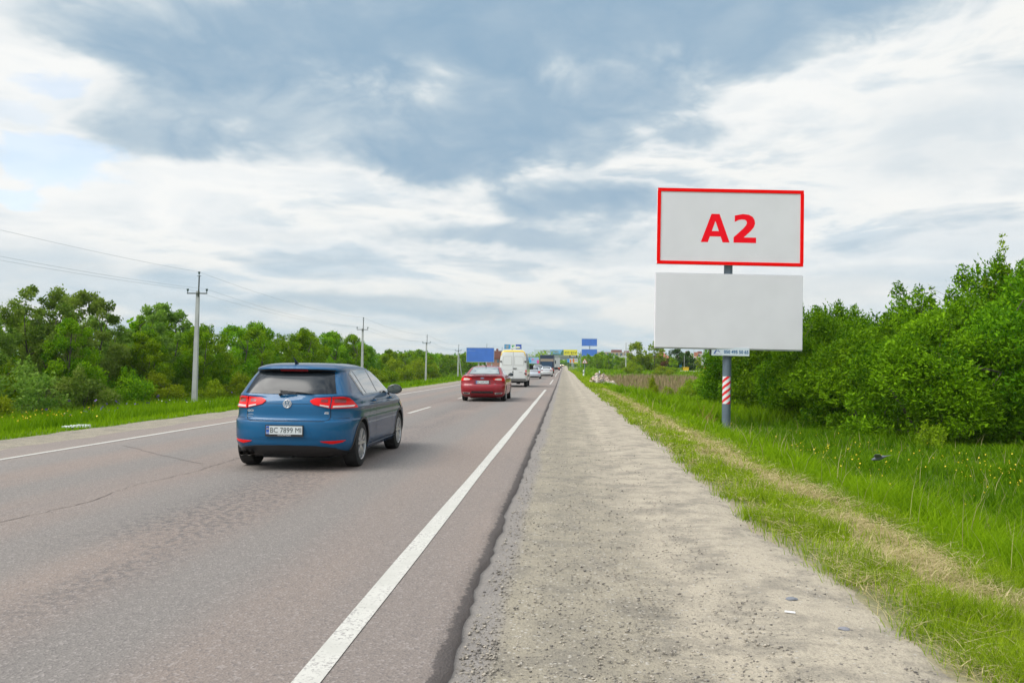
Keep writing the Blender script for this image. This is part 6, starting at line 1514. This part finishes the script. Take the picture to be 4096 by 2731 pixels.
# ---------------- white van
VANP = paint('van_white_paint', (.66, .68, .66), 0., .4)
def van(loc):
    e = empty('panel_van', loc, 0, 'tall white panel van with a yellow roof edge ahead of the red saloon', 'van')
    rows = [(.42, .10, 5.75, .93, 5, .2, .4), (.50, .02, 5.85, .955, 6, .2, .45), (.72, .0, 5.9, .975, 7, .16, .5), (.95, .0, 5.85, .985, 7, .16, .5), (1.15, .0, 5.55, .988, 7, .16, .4), (1.28, .01, 5.15, .985, 7, .16, .35), (1.6, .02, 4.95, .965, 7, .16, .3),
            (1.95, .035, 4.7, .935, 7, .16, .3), (2.2, .05, 4.45, .905, 7, .16, .3), (2.42, .07, 4.25, .865, 6, .18, .3), (2.54, .10, 4.1, .82, 5, .2, .3), (2.61, .16, 3.95, .74, 4.5, .22, .3), (2.65, .26, 3.8, .60, 4, .25, .3), (2.665, .45, 3.6, .3, 3, .2, .2)]
    V = Hull(rows); body = bm_obj('body', V.mesh(12, 14), [VANP, M_UNDER], e, smooth=38); Y0, Y1 = 1.05, 4.85
    cut_arches(body, (Y0, Y1), .39, 1.0, .55)
    for sg in (-1, 1):
        f_ = lambda l: [(sg * a, z) for a, z in l]
        d = V.patch('rear_door', 'rear', f_([(.008, .62), (.875, .62)]), f_([(.008, 2.50), (.765, 2.46)]), VANP, e, .010, 8, 12, .02)
        V.ribbon('pressed_frame', [('rear', f_([(.10, 1.55), (.76, 1.55), (.70, 2.18), (.10, 2.20), (.10, 1.55)]), .022)], mat('van_crease', (.34, .34, .30), .5), d, off=.0125)
        V.patch('pressed_panel', 'rear', f_([(.12, 1.57), (.74, 1.57)]), f_([(.12, 2.18), (.68, 2.16)]), VANP, d, .017, 6, 6, .008)
        V.patch('tail_light', 'rear', f_([(.885, .86), (.968, .86)]), f_([(.885, 1.23), (.960, 1.23)]), M_LAMP, e, .012, 3, 5)
        V.patch('light_strip', 'rear', f_([(.89, 1.0), (.962, 1.0)]), f_([(.89, 1.08), (.960, 1.08)]), M_LAMPW, e, .015, 3, 2, .004)
        for zz in (.98, 1.83):
            p = V.P('rear', sg * .875, zz, .012); bm = bmesh.new(); box(bm, p.x - .07, p.x + .07, p.y - .035, p.y + .01, zz - .04, zz + .04); bm_obj('hinge', bm, M_BLACK, e)
    V.patch('roof_edge', 'rear', [(-.785, 2.49), (-.6, 2.515), (.6, 2.515), (.785, 2.49)], [(-.70, 2.61), (-.45, 2.625), (.45, 2.625), (.70, 2.61)], mat('van_yellow', (.72, .46, .01), .4, coat=.5), e, .014, 20, 3, .03)
    for sg in (-1, 1): V.patch('roof_corner', 'rear', [(sg * .86, 2.22), (sg * .90, 2.215)], [(sg * .74, 2.54), (sg * .80, 2.545)], mat('van_yellow'), e, .014, 3, 6, .03)
    V.ribbon('door_gap', [('rear', [(0, .62), (0, 2.5)], .018), ('rear', [(-.88, .615), (.88, .615)], .012)], M_GAP, body, off=.012)
    V.ribbon('trim_line', [('rear', [(-.87, 1.22), (.87, 1.22)], .008)], mat('van_crease'), body, off=.012)
    bm = bmesh.new(); y = V.rear(0, 1.34) - .02; box(bm, -.02, .26, y - .03, y + .01, 1.31, 1.36); bm_obj('door_handle', bm, M_BLACK, e)
    bm = bmesh.new(); y = V.rear(0, 1.08) - .02; lathe(bm, [(y - .02, .001), (y - .02, .04), (y + .02, .04)], 12, 'Y'); 
    for v in bm.verts: v.co += Vector((-.02, 0, 1.08))
    bm_obj('lock', bm, M_BLACK, e)
    flat('model_badge', [rect(.42, .68, 1.06, 1.085)], mat('van_crease'), e, V.rear(.5, 1.07) - .03)
    bm = bmesh.new(); box(bm, -.93, .93, -.14, .10, .40, .585); bm_obj('rear_bumper', bm, mat('van_bumper', (.10, .095, .09), .7), e, bevel=.02)
    bm = bmesh.new(); box(bm, -.30, .30, -.155, -.141, .44, .54) if False else box(bm, -.75, .75, .2, 5.4, .30, .42); box(bm, .25, .5, .1, .5, .22, .31); box(bm, -.5, -.2, .3, .9, .2, .3); bm_obj('underbody', bm, M_UNDER, e)
    for sd_, sg in (('R', 1), ('L', -1)):
        V.patch('side_panel', sd_, [(.35, 1.45), (3.6, 1.45)], [(.42, 2.42), (3.6, 2.42)], mat('van_side_grey', (.13, .13, .12), .45, coat=.3), e, .006, 14, 6)
        V.patch('side_window', sd_, [(3.75, 1.35), (4.9, 1.32)], [(3.75, 2.0), (4.45, 1.98)], M_GLASS, e, .008, 6, 5)
        V.patch('side_moulding', sd_, [(1.5, .72), (4.3, .72)], [(1.5, .88), (4.3, .88)], mat('van_bumper'), e, .012, 8, 2)
        bm = bmesh.new(); x = sg * 1.0; v = box(bm, min(x, x + sg * .27), max(x, x + sg * .27), 4.75, 4.87, 1.28, 1.62); bm_obj('wing_mirror', bm, M_BLACK, e, bevel=.03)
        bm = bmesh.new(); tube(bm, [(sg * .93, 4.8, 1.25), (sg * 1.08, 4.8, 1.3)], .03, 6); bm_obj('mirror_arm', bm, M_BLACK, e)
        for y in (Y0, Y1): wheel(e, sg * .86, y, .345, .23, 5, False, True, mat('steel_wheel', (.18, .18, .18), .5), side=sg)
    V.patch('windscreen', 'front', [(-.8, 1.4), (.8, 1.4)], [(-.72, 2.15), (.72, 2.15)], M_GLASS, e, .008, 10, 6)
    return e
van((-3.60, 57.9, 0))

# ---------------- trucks
def truck(loc, w, z0, z1, length, body_m, label, name='box_truck', dark=True):
    e = empty(name, loc, 0, label, 'truck'); hw = w / 2
    bm = bmesh.new(); box(bm, -hw, hw, 0, length, z0, z1); bm_obj('cargo_box', bm, body_m, e, bevel=.03)
    bm = bmesh.new(); t = .09
    for a in ((-hw - .02, -hw + t, z0, z1), (hw - t, hw + .02, z0, z1), (-hw + t, hw - t, z1 - t, z1 + .02), (-hw + t, hw - t, z0 - .02, z0 + t)): box(bm, a[0], a[1], -.04, .0 - .001, a[2], a[3])
    bm_obj('box_frame', bm, mat('truck_frame', (.10, .11, .13), .6) if dark else mat('trailer_frame', (.42, .45, .44), .6), e)
    if dark:
        bm = bmesh.new(); box(bm, -hw + .1, hw - .1, -.05, -.012, z0 + (z1 - z0) * .50, z0 + (z1 - z0) * .70); bm_obj('beige_band', bm, mat('truck_beige', (.30, .25, .19), .7), e)
        bm = bmesh.new(); box(bm, -hw + .35, hw - .35, -.075, -.013, z0 + (z1 - z0) * .06, z0 + (z1 - z0) * .48); bm_obj('tail_lift', bm, mat('truck_navy_light', (.02, .055, .11), .5), e)
    else:
        bm = bmesh.new()
        for k in range(-4, 5): box(bm, k * hw / 4.5 - .03, k * hw / 4.5 + .03, -.06, -.012, z0 + .1, z1 - .1)
        bm_obj('door_ribs', bm, mat('trailer_rib', (.30, .33, .33), .6), e)
    bm = bmesh.new(); box(bm, -hw * .9, hw * .9, .25, length - .2, z0 - .25, z0 - .021); box(bm, -hw * .92, hw * .92, .05, .2, .45, .62); box(bm, -.5, -.4, .1, .3, .5, z0 - .1); box(bm, .4, .5, .1, .3, .5, z0 - .1); bm_obj('chassis', bm, M_UNDER, e)
    for sg in (-1, 1):
        bm = bmesh.new(); x = sg * hw * .72; box(bm, x - .22, x + .22, -.02, .045, .66, .95); bm_obj('orange_reflector', bm, M_OR, e)
        bm = bmesh.new(); x = sg * hw * .86; box(bm, x - .14, x + .14, -.03, .045, .48, .60); bm_obj('tail_light', bm, M_LAMP, e)
        for y in (1.6, length - .4) if dark else (1.4, 2.7, length - 1): wheel(e, sg * (hw - .22), y, .48, .34, 5, False, True, mat('steel_wheel'), side=sg)
        bm = bmesh.new(); x = sg * (hw + .16); box(bm, x - .10, x + .10, length + .9, length + 1.0, 1.75, 2.35); bm_obj('wing_mirror', bm, M_BLACK, e)
    bm = bmesh.new(); box(bm, -hw * .92, hw * .92, length + .15, length + 2.1, .6, min(z1, 2.9)); bm_obj('cab', bm, body_m if dark else WHITEP, e, bevel=.08)
    bm = bmesh.new(); box(bm, -hw * .85, hw * .85, length + 2.08, length + 2.115, 1.5, min(z1, 2.9) - .25); bm_obj('windscreen', bm, M_GLASS, e)
    return e
truck((-2.92, 143.5, road_z(144)), 2.52, .95, 3.25, 6.5, mat('truck_navy', (.012, .028, .062), .45, coat=.4), 'dark navy box truck with a beige band across its rear, ahead of the white saloon')
truck((-2.35, 248, road_z(249)), 2.5, 1.0, 3.95, 12, mat('trailer_white', (.55, .58, .56), .6), 'white ribbed truck trailer ahead of the dark navy truck', 'truck_trailer', False)

# ------------------------------------------------------------------ air
bm = bmesh.new(); box(bm, -420, 420, -70, 700, -6, 45)
m = bpy.data.materials.new('air'); m.use_nodes = True; N = NT(m.node_tree); N.n.remove(N.n['Principled BSDF'])
pv = N.new('ShaderNodeVolumePrincipled'); pv.inputs['Color'].default_value = (.82, .90, 1, 1); pv.inputs['Density'].default_value = .00013
N.l.new(pv.outputs[0], N.n['Material Output'].inputs['Volume'])
tag(bm_obj('haze', bm, m), kind='stuff')
